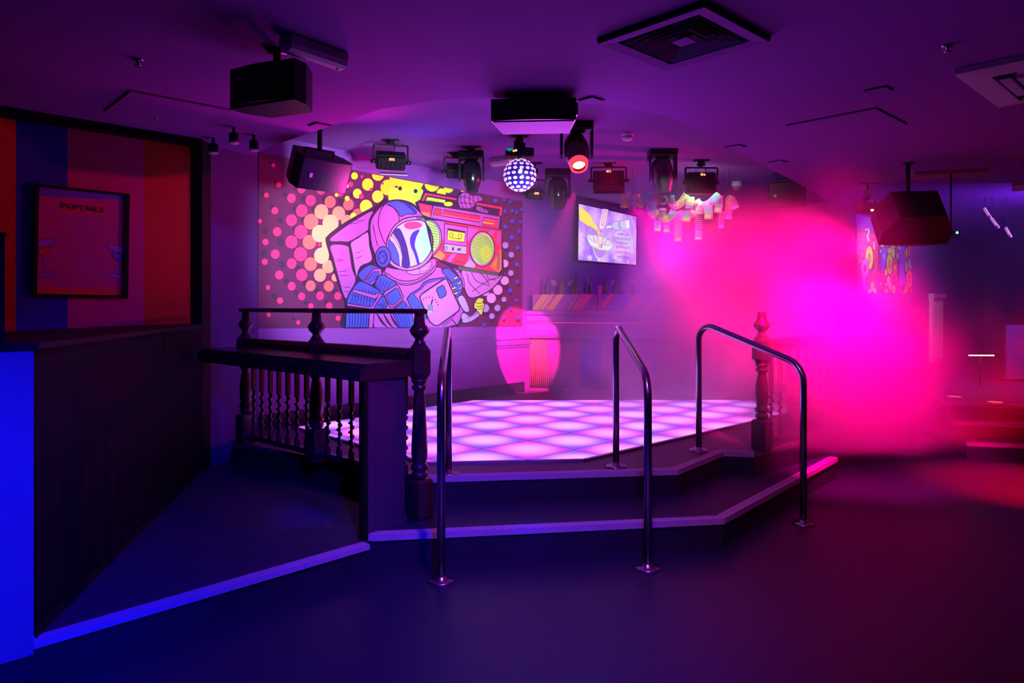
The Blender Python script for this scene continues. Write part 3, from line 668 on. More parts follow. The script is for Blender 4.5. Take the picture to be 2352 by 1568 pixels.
# ceiling fittings
def sq_on_ceiling(c, side, rot, z):
    return [(c.x + side / 2 * (a * math.cos(rot) - b * math.sin(rot)), c.y + side / 2 * (a * math.sin(rot) + b * math.cos(rot))) for a, b in ((-1, -1), (1, -1), (1, 1), (-1, 1))]
RT = 0.7545
c = on_z(1570, 85, ZC)
t = thing('ceiling_diffuser', 'square louvred air diffuser in the ceiling', 'vent', (c.x, c.y, ZC))
b = MB(); b.prism(sq_on_ceiling(c, .46, RT, 0), ZC - .002, ZC - .0005); part('duct_dark_sheet', b, M['black'], t)  # black sheet stands in for the darkness inside the duct
def ring(b, so, si, z0, z1, zi0=None):
    o4, i4 = sq_on_ceiling(c, so, RT, 0), sq_on_ceiling(c, si, RT, 0); zi0 = z0 if zi0 is None else zi0
    for k in range(4):
        j = (k + 1) % 4
        vs = [(*o4[k], z0), (*o4[j], z0), (*i4[j], zi0), (*i4[k], zi0), (*o4[k], z1), (*o4[j], z1), (*i4[j], zi0 + (z1 - z0)), (*i4[k], zi0 + (z1 - z0))]
        b.add(vs, [(0, 1, 2, 3), (7, 6, 5, 4), (0, 4, 5, 1), (1, 5, 6, 2), (2, 6, 7, 3), (3, 7, 4, 0)])
b = MB(); ring(b, .59, .46, ZC - .03, ZC - .022, ZC - .024); part('frame', b, M['ceiling'], t)
b = MB(); ring(b, .60, .585, ZC - .022, ZC - .002); part('shade_strip', b, M['black'], t)  # black band put in for the shade under the frame edge
for k, so in enumerate((.41, .335, .26, .185)):
    b = MB(); ring(b, so, so - .036, ZC - .028, ZC - .024, ZC - .012); part('louvre', b, mat('louvre_paint_%d' % k, (.20, .07, .34), .6), t)
b = MB(); b.prism(sq_on_ceiling(c, .09, RT, 0), ZC - .026, ZC - .02); b.prism(sq_on_ceiling(c, .03, RT, 0), ZC - .02, ZC - .001); part('centre_plate', b, M['ceiling'], t)

def lumi(label, p0, p1, w, h, z):
    p0, p1 = Vector(p0), Vector(p1); m = (p0 + p1) / 2; d = p1 - p0; t = thing('emergency_light', label, 'light', (m.x, m.y, z)); L = d.length; yaw = math.atan2(d.y, d.x)
    b = MB(); b.x = frame((m.x, m.y, z), yaw); b.box((0, 0, -h * .28), (L, w, h * .56), 0, 0, .006); part('housing', b, mat('luminaire_grey', (.50, .38, .46), .5, vary=.05), t)
    b = MB(); b.x = frame((m.x, m.y, z), yaw)
    q = [(-w / 2, 0), (w / 2, 0), (w * .42, -h * .3), (w * .2, -h * .44), (-w * .2, -h * .44), (-w * .42, -h * .3)]
    b.rings([[(x, u, -h * .56 + v) for u, v in q] for x in (-L / 2 + .004, L / 2 - .004)], True, 0, False); part('diffuser', b, M['plastic'], t)
    b = MB(); b.x = frame((m.x, m.y, z), yaw); b.lathe([(.008, -h * 1.04), (.008, -h * .96)], 10, 0, (L * .42, 0, 0)); part('status_lamp', b, M['chrome'], t)
lumi('white emergency light fitting on the ceiling at upper left', on_z(655, 92, ZC - .03), on_z(786, 138, ZC - .03), .10, .085, ZC)
lumi('small white emergency light behind the effect ball', on_z(1132, 372, ZC2 - .03), on_z(1176, 365, ZC2 - .03), .12, .08, ZC2)
lumi('pale light fitting cut by the right edge of the picture', on_z(2324, 424, ZC - .03), on_z(2400, 418, ZC - .03), .16, .10, ZC)

# air-conditioning cassette
k0, k1, k2 = on_z(2192, 172, ZC - .035), on_z(2258, 262, ZC - .035), None
u1 = Vector((UA.x, UA.y, 0)); side = .95
cc = Vector((k0.x, k0.y, 0)) + UA * (side / 2) - UB * (side / 2)
t = thing('ceiling_cassette', 'white square air-conditioning cassette in the ceiling at upper right', 'air conditioner', (cc.x, cc.y, ZC))
c = cc
b = MB(); ring(b, side, side * .70, ZC - .035, ZC - .002, ZC - .05); part('fascia', b, M['plastic'], t)
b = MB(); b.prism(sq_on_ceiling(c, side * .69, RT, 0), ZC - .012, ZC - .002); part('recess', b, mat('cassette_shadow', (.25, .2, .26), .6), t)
for k in range(4):
    a = RT + k * math.pi / 2; p = c + Vector((math.cos(a), math.sin(a), 0)) * (side * .31)
    b = MB(); b.box((p.x, p.y, ZC - .042), (.055, side * .46, .012), 0, a, .003); part('air_flap', b, M['plastic'], t)
b = MB(); b.prism(sq_on_ceiling(c, side * .50, RT, 0), ZC - .06, ZC - .012); part('intake_panel', b, M['plastic'], t)
for k in range(14):
    v = -side * .21 + k * side * .42 / 13; p = c + UB * v
    b = MB(); b.box((p.x, p.y, ZC - .061), (side * .42, .008, .006), 0, RT); part('intake_slat', b, M['grille'], t)

# hatches and small square plates
def hatch(label, c, side, z, frame_w=.012):
    global ring
    t = thing('access_hatch' if side > .3 else 'ceiling_plate', label, 'hatch' if side > .3 else 'ceiling plate', (c.x, c.y, z))
    b = MB(); o4, i4 = sq_on_ceiling(c, side, RT, 0), sq_on_ceiling(c, side - 2 * frame_w, RT, 0)
    for k in range(4):
        j = (k + 1) % 4; b.prism([o4[k], o4[j], i4[j], i4[k]], z - .004, z - .0005)
    part('shade_strip', b, M['black'], t)  # black strips stand in for the shadow behind the plate
    b = MB(); b.prism(sq_on_ceiling(c - Vector((0, frame_w * .9, 0)), side - 2 * frame_w, RT, 0), z - .012, z - .0005); part('panel', b, M['ceiling'], t)
    if side > .3:
        p = c + UB * (side * .42); b = MB(); b.lathe([(.012, z - .016), (.012, z - .01)], 10, 0, (p.x, p.y, 0)); part('lock', b, M['chrome'], t)
hatch('flush square access hatch in the ceiling at right', on_z(1945, 285, ZC), .62, ZC, .008)
hatch('flush square access hatch in the dark ceiling at upper left', on_z(385, 252, ZC), .62, ZC, .008)
for px, py, lb in ((735, 287, 'small square plate in the pink-lit ceiling left of the stage'), (1357, 229, 'small square plate in the ceiling beside the flat speaker box'), (1690, 336, 'small square plate in the ceiling right of the stage edge'), (1787, 371, 'small square plate in the ceiling farthest along the stage edge'), (2018, 206, 'small square plate in the dark ceiling at upper right')):
    hatch(lb, on_z(px, py, ZC), .13, ZC, .010)
# smoke detector, dome camera, sprinklers
p = on_z(1441, 306, ZC2)
t = thing('smoke_detector', 'white round smoke detector on the stage ceiling', 'smoke detector', (p.x, p.y, ZC2))
part('base', MB().lathe([(.056, 0), (.058, -.012), (.05, -.02), (.046, -.03)][::-1], 24, 0, p), M['plastic'], t)
part('sensor_cap', MB().lathe([(.046, -.03), (.05, -.04), (.046, -.056), (.03, -.066), (.005, -.068)][::-1], 24, 0, p), M['plastic'], t)
p = on_z(1693, 417, ZC2)
t = thing('dome_camera', 'white dome camera on the ceiling beyond the coil springs', 'camera', (p.x, p.y, ZC2))
part('housing', MB().lathe([(.062, 0), (.062, -.05), (.055, -.06)][::-1], 22, 0, p), M['plastic'], t)
part('dome', MB().lathe([(.054, -.055), (.05, -.08), (.034, -.1), (.004, -.108)][::-1], 22, 0, p), mat('camera_dome', (.35, .25, .38), .2), t)
for px, py, z, lb in ((317, 136, ZC, 'small ceiling sprinkler left of the emergency light'), (2176, 104, ZC, 'small ceiling sprinkler above the cassette')):
    p = on_z(px, py, z); t = thing('sprinkler', lb, 'sprinkler', (p.x, p.y, z))
    part('rose', MB().lathe([(.03, 0), (.026, -.008)][::-1], 16, 0, p), M['chrome'], t); part('nozzle', MB().lathe([(.008, -.008), (.008, -.03), (.018, -.032), (.018, -.035)][::-1], 12, 0, p), M['chrome'], t)
# lamps on the ledge above the pier
for k, (px, py) in enumerate(((490, 325), (537, 300), (583, 318))):
    p = on_z(px, py, ZC); p = on_z(px, py - 8, ZC); p.y = min(p.y, 5.68)
    lb = ('small spotlight over the pier, nearest the striped wall', 'small spotlight over the pier, middle of three', 'small spotlight over the pier, nearest the mural')[k]
    t = thing('small_spotlight', lb, 'light', (p.x, p.y, ZC), 'small spotlights over the pier')
    part('stem', MB().tube([(p.x, p.y, ZC), (p.x, p.y, ZC - .05)], .012, 8), M['blackp'], t)
    part('can', MB().lathe([(.03, -.12), (.034, -.11), (.034, -.05), (.02, -.04)], 16, 0, (p.x, p.y, ZC)), M['blackp'], t)
    part('rim', MB().lathe([(.031, -.124), (.036, -.12), (.036, -.112)], 16, 0, (p.x, p.y, ZC)), M['plastic'], t)

# batten with red lamps and laser beside the far speaker
c = at(1993, 476, 7.6)
t = thing('led_batten', 'dark batten light with four hot red lamps right of the smoke', 'stage light', (c.x, c.y, ZC))
b = MB(); b.x = frame(c, R(20), R(-8)); b.box((0, 0, 0), (.26, .12, .13), 0, 0, .01); b.box((0, -.055, .03), (.25, .02, .02)); part('housing', b, M['blackp'], t)
b = MB(); b.x = frame(c, R(20), R(-8)); b.box((-.02, -.066, .05), (.1, .006, .012)); b.box((.08, -.066, .052), (.04, .006, .014)); part('top_label', b, M['plastic'], t)
for k in range(4):
    b = MB(); b.x = frame(c, R(20), R(-8)); b.box((-.01 + k * .042, -.064, -.05), (.036, .012, .022), 0, 0, .004); part('lamp_cell', b, mat('red_cell_%d' % k, (1, .3, .1), .3, emit=(1.0, .30, .10), es=6), t)
clamp_to(t, (c.x, c.y, c.z + .06), ZC)
c = at(2184, 535, 6.9)
t = thing('laser_projector', 'slim laser unit with a green pilot lamp at the end of the big speaker', 'stage light', (c.x, c.y, ZC))
part('casing', MB().box(c, (.13, .08, .03), 0, 0, .004), M['blackp'], t); part('pilot_lamp', MB().sphere(c + Vector((.035, -.042, 0)), .012, 10, 6), mat('green_pilot', (.1, 1, .5), .3, emit=(.1, 1, .45), es=6), t)
part('drop_rod', MB().tube([c, (c.x, c.y, ZC)], .008, 6), M['blackp'], t)
c = on_z(2172, 398, ZC)
t = thing('ceiling_panel_light', 'long dim red ceiling panel at upper right', 'ceiling light', (c.x, c.y, ZC))
part('frame', MB().box((c.x, c.y, ZC - .012), (.66, .34, .024), 0, -.25, .004), mat('panel_rim', (.45, .10, .25), .6), t)
part('diffuser', MB().box((c.x, c.y, ZC - .027), (.60, .28, .008), 0, -.25), mat('panel_diffuser', (.55, .08, .22), .6), t)

# ================================================================== RAINBOW COIL SPRINGS
PASTEL = [mat('coil_' + n, c, .4) for n, c in (('pink', (.95, .30, .70)), ('lilac', (.60, .42, .95)), ('sky', (.30, .72, .95)), ('mint', (.42, .95, .60)), ('lemon', (.95, .95, .35)), ('cream', (1.0, .80, .55)))]
def cr(pts, n):
    P = [Vector(p) for p in pts]; P = [P[0] * 2 - P[1]] + P + [P[-1] * 2 - P[-2]]; out = []
    m = len(P) - 3
    for i in range(n + 1):
        s = i / n * m; k = min(int(s), m - 1); u = s - k; a, b, c_, d = P[k:k + 4]
        out.append(.5 * ((2 * b) + (c_ - a) * u + (2 * a - 5 * b + 4 * c_ - d) * u * u + (3 * b - a - 3 * c_ + d) * u ** 3))
    return out
def spring(label, pix, rad_px, depth, first, turns_per_m=75, dense_end=True):
    pts = [at(x, y, depth + (q[2] if len(q) > 2 else 0)) for q in pix for x, y in [q[:2]]]
    path = cr(pts, 60); L = sum((path[i + 1] - path[i]).length for i in range(60)); turns = max(5, round(L * turns_per_m)); r = rad_px * depth / F
    t = thing('coil_spring', label, 'toy spring', tuple(pts[0]), 'rainbow coil springs over the bar')
    N = turns * 14; pp = []; prev = None
    for i in range(N + 1):
        w = i / N; w = w if not dense_end else (1 - (1 - w) ** 1.25)
        s = w * 60; k = min(int(s), 59); p = path[k].lerp(path[k + 1], s - k); tg = (path[k + 1] - path[k]).normalized()
        if prev is None: prev = tg.orthogonal().normalized()
        x = (prev - tg * prev.dot(tg)).normalized(); prev = x; y = tg.cross(x); a = 2 * math.pi * turns * i / N
        pp.append(p + (x * math.cos(a) + y * math.sin(a)) * r)
    mb = MB(); mb.tube(pp, .0036, 4, 0, True)
    nf = len(mb.f)
    for q in range(nf): mb.m[q] = (first + int(q / nf * 5.999 * .8)) % 6
    part('coil', mb, PASTEL, t)
    if dense_end:
        e = path[-1]; tg = (path[-1] - path[-3]).normalized(); tb = MB(); X = Matrix.Translation(e) @ tg.to_track_quat('Z', 'Y').to_matrix().to_4x4(); tb.x = X
        rr = []
        for k in range(9): rr += [(r * (1.04 if k % 2 else .96), -.022 + k * .0035)]
        tb.lathe(rr + [(r * .86, .006), (r * .86, -.022)], 18); part('closed_coils', tb, PASTEL[(first + 4) % 6], t)
    part('hanging_thread', MB().tube([pp[0], (pts[0].x, pts[0].y, ZC2)], .0012, 4), M['blackp'], t)
SP = [
 ('long straight coil spring ending in cream, left of the two longest', [(1557, 487), (1557, 520), (1557, 553)], 7.4, 7.75, 0, 52),
 ('long straight coil spring ending in lilac, right of the two longest', [(1604, 478), (1604, 515), (1604, 550)], 7.4, 7.75, 5, 52),
 ('pink coil spring ending in cream, hanging leftmost below the tangle', [(1510, 492), (1510.5, 512), (1510, 530)], 7.6, 7.7, 0, 75),
 ('short orange to violet coil spring below the tangle', [(1531, 500), (1531, 518), (1531, 532)], 6.6, 7.8, 5, 85),
 ('sky blue coil spring hanging under the wash light', [(1577, 484), (1577, 496), (1576, 508)], 9.2, 7.7, 1, 120),
 ('lemon coil spring hanging right of the wash light', [(1628, 470), (1628, 488), (1627, 502)], 9.0, 7.7, 1, 110),
 ('white-lit coil spring straight below the wash light', [(1585, 452), (1585, 466), (1584, 478)], 9.6, 7.72, 3, 120),
 ('magenta coil spring hanging low at the right', [(1660, 484), (1656, 505), (1656, 523)], 5.6, 8.0, 4, 80),
 ('magenta coil spring hanging at the far right', [(1675, 462), (1673, 482), (1673, 502)], 7.4, 8.0, 4, 90),
 ('mint to lilac coil spring arched at the far left', [(1453, 480), (1450, 460), (1443, 444), (1436, 452), (1434, 475)], 8.8, 7.9, 0, 80),
 ('sky to lemon coil spring leaning at the left', [(1508, 456), (1498, 444), (1484, 450), (1468, 472)], 8.6, 7.9, 0, 90),
 ('pink coil spring high at the left, behind the others', [(1463, 446), (1465, 455), (1470, 463)], 6.4, 8.1, 4, 110),
 ('lilac coil spring bunched in the middle of the tangle', [(1516, 462), (1503, 458), (1496, 470), (1500, 488), (1508, 494)], 11.0, 7.85, 0, 105),
 ('coil spring sagging from mint to pink left of the wash light', [(1578, 446), (1564, 466), (1550, 472), (1541, 460), (1540, 450)], 8.6, 7.8, 4, 95),
 ('pink coil spring sagging under the wash light', [(1598, 460), (1608, 471), (1624, 470), (1640, 458), (1650, 448)], 8.8, 7.78, 5, 95),
 ('coil spring seen end-on with lemon rings', [(1526, 457, .1), (1525, 459), (1524, 461, -.1)], 8.2, 7.8, 2, 90),
 ('mint to lemon coil spring curling up in the middle', [(1548, 484), (1544, 494), (1532, 502), (1522, 500), (1522, 480)], 8.4, 7.75, 2, 85),
 ('turquoise coil spring hanging from the right end of the sagging pink one', [(1651, 450), (1652, 462), (1650, 476), (1648, 487)], 9.0, 7.85, 1, 100),
 ('lemon and pink coil spring arched at the far right', [(1675, 468), (1675, 456), (1682, 460), (1690, 478)], 8.0, 7.9, 4, 85),
 ('pale blue coil spring sagging above the longest ones', [(1556, 486), (1566, 497), (1580, 499), (1594, 486)], 7.6, 7.9, 1, 90),
 ('lemon coil spring bridging towards the right', [(1598, 482), (1610, 484), (1622, 480)], 7.2, 7.9, 3, 95),
]
for a in SP: spring(a[0], a[1], a[2], a[3], a[4], a[5])

# ================================================================== PAINTED AND PRINTED SURFACES
def sm_closed(pts, n=4):
    m = len(pts); out = []
    for i in range(m):
        a, b, c, d = (Vector(pts[(i + k - 1) % m]) for k in range(4))
        for q in range(n):
            u = q / n; p = .5 * ((2 * b) + (c - a) * u + (2 * a - 5 * b + 4 * c - d) * u * u + (3 * b - a - 3 * c + d) * u ** 3); out.append((p.x, p.y))
    return out
def sm_open(pts, n=6):
    P = [Vector(p) for p in pts]
    if len(P) == 2: return [tuple(p) for p in P]
    return [tuple(p[:2]) for p in cr([(p.x, p.y, 0) for p in P], n * (len(P) - 1))]
class Art:
    """flat paint on a wall: every stroke is a thin layer in the wall's own plane"""
    def __init__(s, w, off, conv, top=None): s.w = w; s.off = off; s.conv = conv; s.k = 0; s.top = top; s.mb = MB(); s.mats = []
    def mi(s, m):
        if m not in s.mats: s.mats.append(m)
        return s.mats.index(m)
    def raw(s, px, m):
        s.k += 1; o = s.off + s.k * .00004
        vs = [s.w.hit(x, y, o) for x, y in px]
        # keep the face turned to the room
        nn = Vector((0, 0, 0))
        for i in range(len(vs)): a, b = vs[i], vs[(i + 1) % len(vs)]; nn += a.cross(b)
        if nn.dot(s.w.n) < 0: vs = vs[::-1]
        s.mb.add(vs, [tuple(range(len(vs)))], s.mi(m))
    def poly(s, pts, m, smooth=True, out=0, om=None, conv=None):
        q = sm_closed(pts) if smooth else pts
        q = [(conv or s.conv)(*p) for p in q]
        if s.top: q = [(x, min(max(y, s.top(x)), 752)) for x, y in q]
        s.raw(q, m)
        if out: s.line(q + [q[0], q[1]], out, om or INK, False, lambda x, y: (x, y))
    def dot(s, x, y, rx, m, ry=None, conv=None):
        ry = ry or rx * 1.08; s.poly([(x + rx * math.cos(k * math.pi / 9), y + ry * math.sin(k * math.pi / 9)) for k in range(18)], m, False, conv=conv)
    def line(s, pts, w, m, smooth=True, conv=None, taper=False):
        q = [(conv or s.conv)(*p) for p in (sm_open(pts) if smooth else pts)]
        if len(q) < 2: return
        if s.top: q = [(x, min(y, 752)) for x, y in q]
        s.k += 1; o = s.off + s.k * .00004; L, Rr = [], []
        for i, p in enumerate(q):
            a, b = Vector(q[max(i - 1, 0)]), Vector(q[min(i + 1, len(q) - 1)]); d = (b - a)
            if d.length < 1e-6: d = Vector((1, 0))
            d.normalize(); n = Vector((-d.y, d.x)); ww = w / 2
            if taper: ww *= max(.15, 1 - abs(2 * i / (len(q) - 1) - 1) ** 2)
            L.append(s.w.hit(p[0] + n.x * ww, p[1] + n.y * ww, o)); Rr.append(s.w.hit(p[0] - n.x * ww, p[1] - n.y * ww, o))
        n = len(q); s.mb.add(L + Rr, [(i, i + 1, n + i + 1, n + i) for i in range(n - 1)], s.mi(m))
    def done_each(s, name, parent):
        for f, mi in zip(s.mb.f, s.mb.m): part(name, MB().add([s.mb.v[i] for i in f], [tuple(range(len(f)))]), s.mats[mi], parent)
    def done(s, name, parent, label=None): return part(name, s.mb, s.mats, parent, label)
def text_mesh(txt, m, bold=0.0):
    cu = bpy.data.curves.new('lettering', 'FONT'); cu.body = txt; cu.align_x = 'CENTER'; cu.align_y = 'CENTER'; cu.offset = bold; cu.resolution_u = 3
    o = bpy.data.objects.new('lettering_source', cu); COL.objects.link(o)
    bpy.context.view_layer.update()
    me = bpy.data.meshes.new_from_object(o.evaluated_get(bpy.context.evaluated_depsgraph_get()))
    bpy.data.objects.remove(o); me.materials.clear(); me.materials.append(m); return me
def lettering(parent, w, off, conv, txt, c, e, hgt, m, bold=0.0, maxw=None):
    """text laid on the wall from picture point c towards e (its reading direction)"""
    me = text_mesh(txt, m, bold); xs = [v.co.x for v in me.vertices]; ys = [v.co.y for v in me.vertices]
    if not xs: return
    W0 = max(xs) - min(xs); ax = (max(xs) + min(xs)) / 2; ay = (max(ys) + min(ys)) / 2; H0 = max(ys) - min(ys)
    C, E_ = Vector(c), Vector(e); d = E_ - C; up = Vector((0, -1)) * hgt
    for v in me.vertices:
        q = C + d * ((v.co.x - ax) / W0) + up * ((v.co.y - ay) / H0); v.co = w.hit(*conv(q.x, q.y), off)
    o = link('lettering', me, parent); return o
P_ = lambda x, y: (x, y)
INK = mat('ink_navy', (0.012, 0.008, 0.06), .6)

# ---------------------------------------------------------------- astronaut mural
K1 = lambda u, v: (580 + u / 3.564, 340 + v / 3.564)
KC = lambda u, v: (590 + u / 3.5645, 340 + v / 3.5645)
K7 = lambda u, v: (840 + u / 4.126, 400 + v / 4.126)
topy = lambda x: 350.5 + (x - 597) * (462 - 350) / 603 + 1.0
mu = thing('wall_mural', 'bright wall mural of an astronaut carrying a boombox among pink and yellow dots', 'mural', tuple(MW.hit(897, 753)))
cn = [(595, 350), (1200, 462), (1200, 749), (592, 754)]
pa = [MW.hit(*p, .001) for p in cn]; pb = [MW.hit(*p, .010) for p in cn]
part('panel', MB().rings([pa, pb], True, 0, False), mat('mural_ground', (0.13, 0.010, 0.10), .7, vary=.08, scale=5), mu)
C_ = lambda n, c, r=.6: mat('paint_' + n, c, r)
pink, hotp, oran, peach, crm = C_('pink', (1.0, .035, .22)), C_('hot_pink', (1.0, .05, .25)), C_('coral', (1.0, .16, .16)), C_('peach', (1.0, .36, .22)), C_('cream', (1.0, .50, .30))
lime, lemon, dark = C_('lime', (.62, 1.0, .06)), C_('lemon', (.88, .95, .03)), C_('dark_dot', (.035, .012, .05))
lilac, pale, white, blue, deep, navy = C_('lilac', (.48, .10, .58)), C_('pale_lilac', (.56, .20, .70)), C_('bluish_white', (.72, .45, .88)), C_('blue', (.05, .09, .80)), C_('deep_blue', (.02, .03, .45)), C_('navy', (.02, .02, .22))
cyan, red, orange2, green, slate = C_('cyan', (.35, .90, .92)), C_('red', (.95, .03, .10)), C_('orange', (1.0, .25, .08)), C_('green', (.40, .95, .15)), C_('slate', (.42, .38, .85))
a1 = Art(MW, .0105, KC, topy)
for x, y, r in ((110, 123, 14), (150, 278, 17), (52, 372, 18), (230, 383, 22), (315, 323, 18), (120, 480, 20), (190, 592, 24), (70, 680, 23), (192, 765, 36), (55, 858, 27), (205, 950, 28), (240, 1090, 23), (140, 1215, 22), (52, 1105, 11), (400, 1270, 15), (320, 1185, 18), (300, 1395, 16), (75, 1315, 12), (232, 1315, 14), (335, 985, 28), (390, 418, 28), (320, 495, 28), (560, 420, 30), (690, 440, 26), (320, 660, 30), (385, 590, 26), (320, 850, 28), (490, 1165, 24), (395, 1105, 22), (640, 1180, 22), (570, 1260, 18), (765, 530, 26), (780, 380, 18), (705, 300, 16), (470, 500, 25)): a1.dot(x, y, r, dark)
for x, y, r in ((135, 140, 16), (180, 300, 21), (78, 385, 20), (365, 335, 32), (525, 345, 34), (678, 362, 33), (283, 410, 36), (440, 428, 42), (147, 512, 28), (25, 597, 17), (165, 684, 35), (70, 768, 25), (150, 868, 36), (65, 930, 25), (285, 945, 40), (183, 1038, 34), (285, 1130, 33), (90, 1140, 20), (190, 1248, 25), (367, 1213, 29), (517, 1208, 33), (662, 1210, 30), (442, 1293, 22), (592, 1290, 26), (97, 1365, 18), (338, 1427, 17), (665, 1392, 20), (283, 590, 45), (283, 768, 50), (367, 512, 48), (367, 1038, 47), (357, 868, 54), (360, 686, 53)): a1.dot(x, y, r, pink)
for x, y, r in ((600, 440, 46), (750, 462, 44), (440, 1127, 41), (443, 602, 60), (430, 770, 55), (440, 950, 52), (588, 1130, 41), (825, 545, 46)): a1.dot(x, y, r, oran)
for x, y, r in ((528, 520, 57), (670, 533, 53), (517, 1040, 50), (585, 970, 50), (640, 1060, 30), (740, 600, 50)): a1.dot(x, y, r, peach)
for x, y, r in ((515, 700, 66), (530, 880, 62), (603, 615, 66), (590, 790, 60), (600, 720, 60)): a1.dot(x, y, r, crm)
a1.dot(512, 790, 12, pink)
for x, y, r in ((835, 228, 28), (943, 298, 47), (1027, 215, 50), (1107, 322, 60), (1185, 240, 65), (1255, 315, 66), (1330, 270, 72), (1470, 290, 62), (1605, 325, 40), (1545, 370, 38), (1720, 350, 15)): a1.dot(x, y, r, lemon, conv=K1)
for x, y, r in ((768, 308, 20), (858, 372, 37), (1025, 397, 48), (930, 478, 52), (1180, 400, 70), (1270, 400, 75), (1345, 380, 60), (1230, 440, 60), (775, 412, 20), (688, 383, 15), (825, 555, 26), (1330, 440, 60)): a1.dot(x, y, r, lime, conv=K1)
for x, y, r in ((768, 297, 21), (860, 233, 12), (855, 395, 20), (935, 338, 12), (1002, 455, 14), (940, 495, 12), (1030, 290, 9)): a1.dot(x, y, r, pink)
for x, y, r in ((1335, 352, 16), (1208, 330, 16)): a1.dot(x, y, r, dark, conv=K1)
BD = ((1988, 428, 16), (2060, 422, 14), (2110, 440, 13), (2138, 426, 12), (2062, 515, 17), (2125, 513, 14), (2162, 522, 16), (2198, 502, 12), (2127, 598, 16), (2193, 603, 13), (2070, 642, 15), (2183, 678, 15), (2123, 728, 17), (2070, 795, 25), (2170, 815, 16), (2118, 873, 22), (2165, 952, 17), (2115, 1022, 22), (2165, 1095, 15), (2110, 1165, 17), (2058, 1238, 20), (2160, 1245, 12), (2005, 1308, 25), (2112, 1312, 13), (1960, 1375, 22), (2055, 1388, 13), (2170, 1385, 16), (1895, 1445, 14), (1907, 1310, 30))
WD = ((2065, 945, 30), (2065, 1085, 33), (2008, 1160, 38), (1955, 1228, 38), (1905, 1175, 32))
for x, y, r in BD + WD: a1.dot(x + 6, y + r * 1.1 + 8, r * .8, dark, conv=K1)
for x, y, r in BD: a1.dot(x, y, r, blue if r < 19 else slate, conv=K1)
for x, y, r in WD: a1.dot(x, y, r, white, conv=K1)
a1.done_each('painted_dot', mu)

a = Art(MW, .019, K1, topy)
# backpack
a.poly([(600, 765), (615, 715), (720, 632), (860, 548), (1010, 470), (1100, 430), (1000, 900), (1000, 1475), (735, 1475), (760, 1280), (690, 1080), (640, 900)], INK)
a.poly([(632, 752), (740, 660), (870, 575), (985, 518), (960, 620), (940, 672), (800, 758), (740, 762)], lilac)
a.poly([(642, 798), (770, 800), (792, 850), (812, 980), (842, 1082), (790, 1180), (758, 1225), (706, 1060), (664, 900)], lilac)
a.poly([(808, 775), (870, 735), (942, 690), (955, 800), (975, 915), (890, 960), (862, 1010), (848, 1072), (830, 960), (812, 860)], pale)
for q in (((830, 860), (900, 840)), ((832, 905), (910, 872)), ((690, 900), (760, 915)), ((680, 915), (740, 925)), ((690, 1010), (790, 995)), ((700, 1040), (800, 1035)), ((730, 1130), (810, 1135)), ((740, 1165), (800, 1170)), ((770, 620), (900, 600)), ((830, 590), (930, 585))): a.line([q[0], ((q[0][0] + q[1][0]) / 2, (q[0][1] + q[1][1]) / 2 + 6), q[1]], 1.3, INK, True, None, True)
a.line([(640, 772), (720, 765), (795, 772), (860, 730), (945, 682)], 2.4, INK); a.line([(795, 772), (815, 860), (835, 985), (855, 1080)], 2.4, INK)
# body base
a.poly([(780, 1475), (800, 1200), (870, 1090), (990, 960), (1100, 930), (1250, 1000), (1460, 960), (1560, 980), (1640, 1080), (1740, 1300), (1720, 1420), (1640, 1475)], INK, False)
a.poly([(1000, 1475), (960, 1300), (1040, 1080), (1100, 960), (1260, 1020), (1440, 970), (1540, 980), (1630, 1120), (1730, 1320), (1680, 1440), (1560, 1472)], lilac, False)
# right arm and hose
a.poly([(905, 920), (1010, 880), (1275, 960), (1295, 905), (1300, 965), (1215, 1070), (1110, 1140), (1000, 1172), (945, 1110)], pale, out=2.6, conv=K7)
for q in (((960, 940), (985, 1030), (1080, 1130)), ((1000, 930), (1050, 1010), (1180, 1060)), ((1010, 1110), (1160, 1010), (1280, 970)), ((1080, 930), (1130, 980), (1170, 1040)), ((1150, 950), (1165, 990), (1230, 1000))): a.line(q, 1.6, INK, conv=K7)
a.line([(640, 805), (740, 815), (840, 880), (905, 980), (925, 1070)], 9, INK, conv=K7); a.line([(640, 805), (740, 815), (840, 880), (905, 980), (925, 1070)], 6, lilac, conv=K7)
for k in range(16):
    u = k / 15; P0 = cr([(640, 805, 0), (740, 815, 0), (840, 880, 0), (905, 980, 0), (925, 1070, 0)], 30)[int(u * 29)]; a.dot(P0.x, P0.y, 4, INK, conv=K7)
# chest straps and boxes
a.poly([(720, 915), (785, 893), (830, 930), (905, 1000), (915, 1100), (862, 1165), (840, 1110), (800, 1010)], blue, out=2, conv=K7)
for x, y in ((850, 985), (885, 1035), (832, 1080), (893, 1085), (850, 1130)): a.poly([(x - 20, y + 16), (x - 14, y - 2), (x + 18, y - 18), (x + 20, y)], lemon, False, 1.2, conv=K7)
a.line([(800, 1040), (905, 985)], 1.6, INK, conv=K7); a.line([(815, 1075), (912, 1030)], 1.6, INK, conv=K7); a.line([(840, 1120), (915, 1075)], 1.6, INK, conv=K7)
a.poly([(870, 1180), (925, 1150), (985, 1285), (935, 1300)], slate, out=2, conv=K7)
a.poly([(905, 1330), (935, 1310), (990, 1340), (1060, 1290), (1085, 1330), (1010, 1390), (930, 1410), (908, 1380)], slate, out=2, conv=K7)
a.line([(960, 1360), (1030, 1330), (1075, 1300)], 1.4, INK, conv=K7)
a.poly([(1030, 1225), (1060, 1178), (1095, 1172), (1118, 1185), (1112, 1215), (1128, 1240), (1112, 1290), (1095, 1335), (1050, 1285), (1028, 1265)], lime, out=1.6, conv=K7)
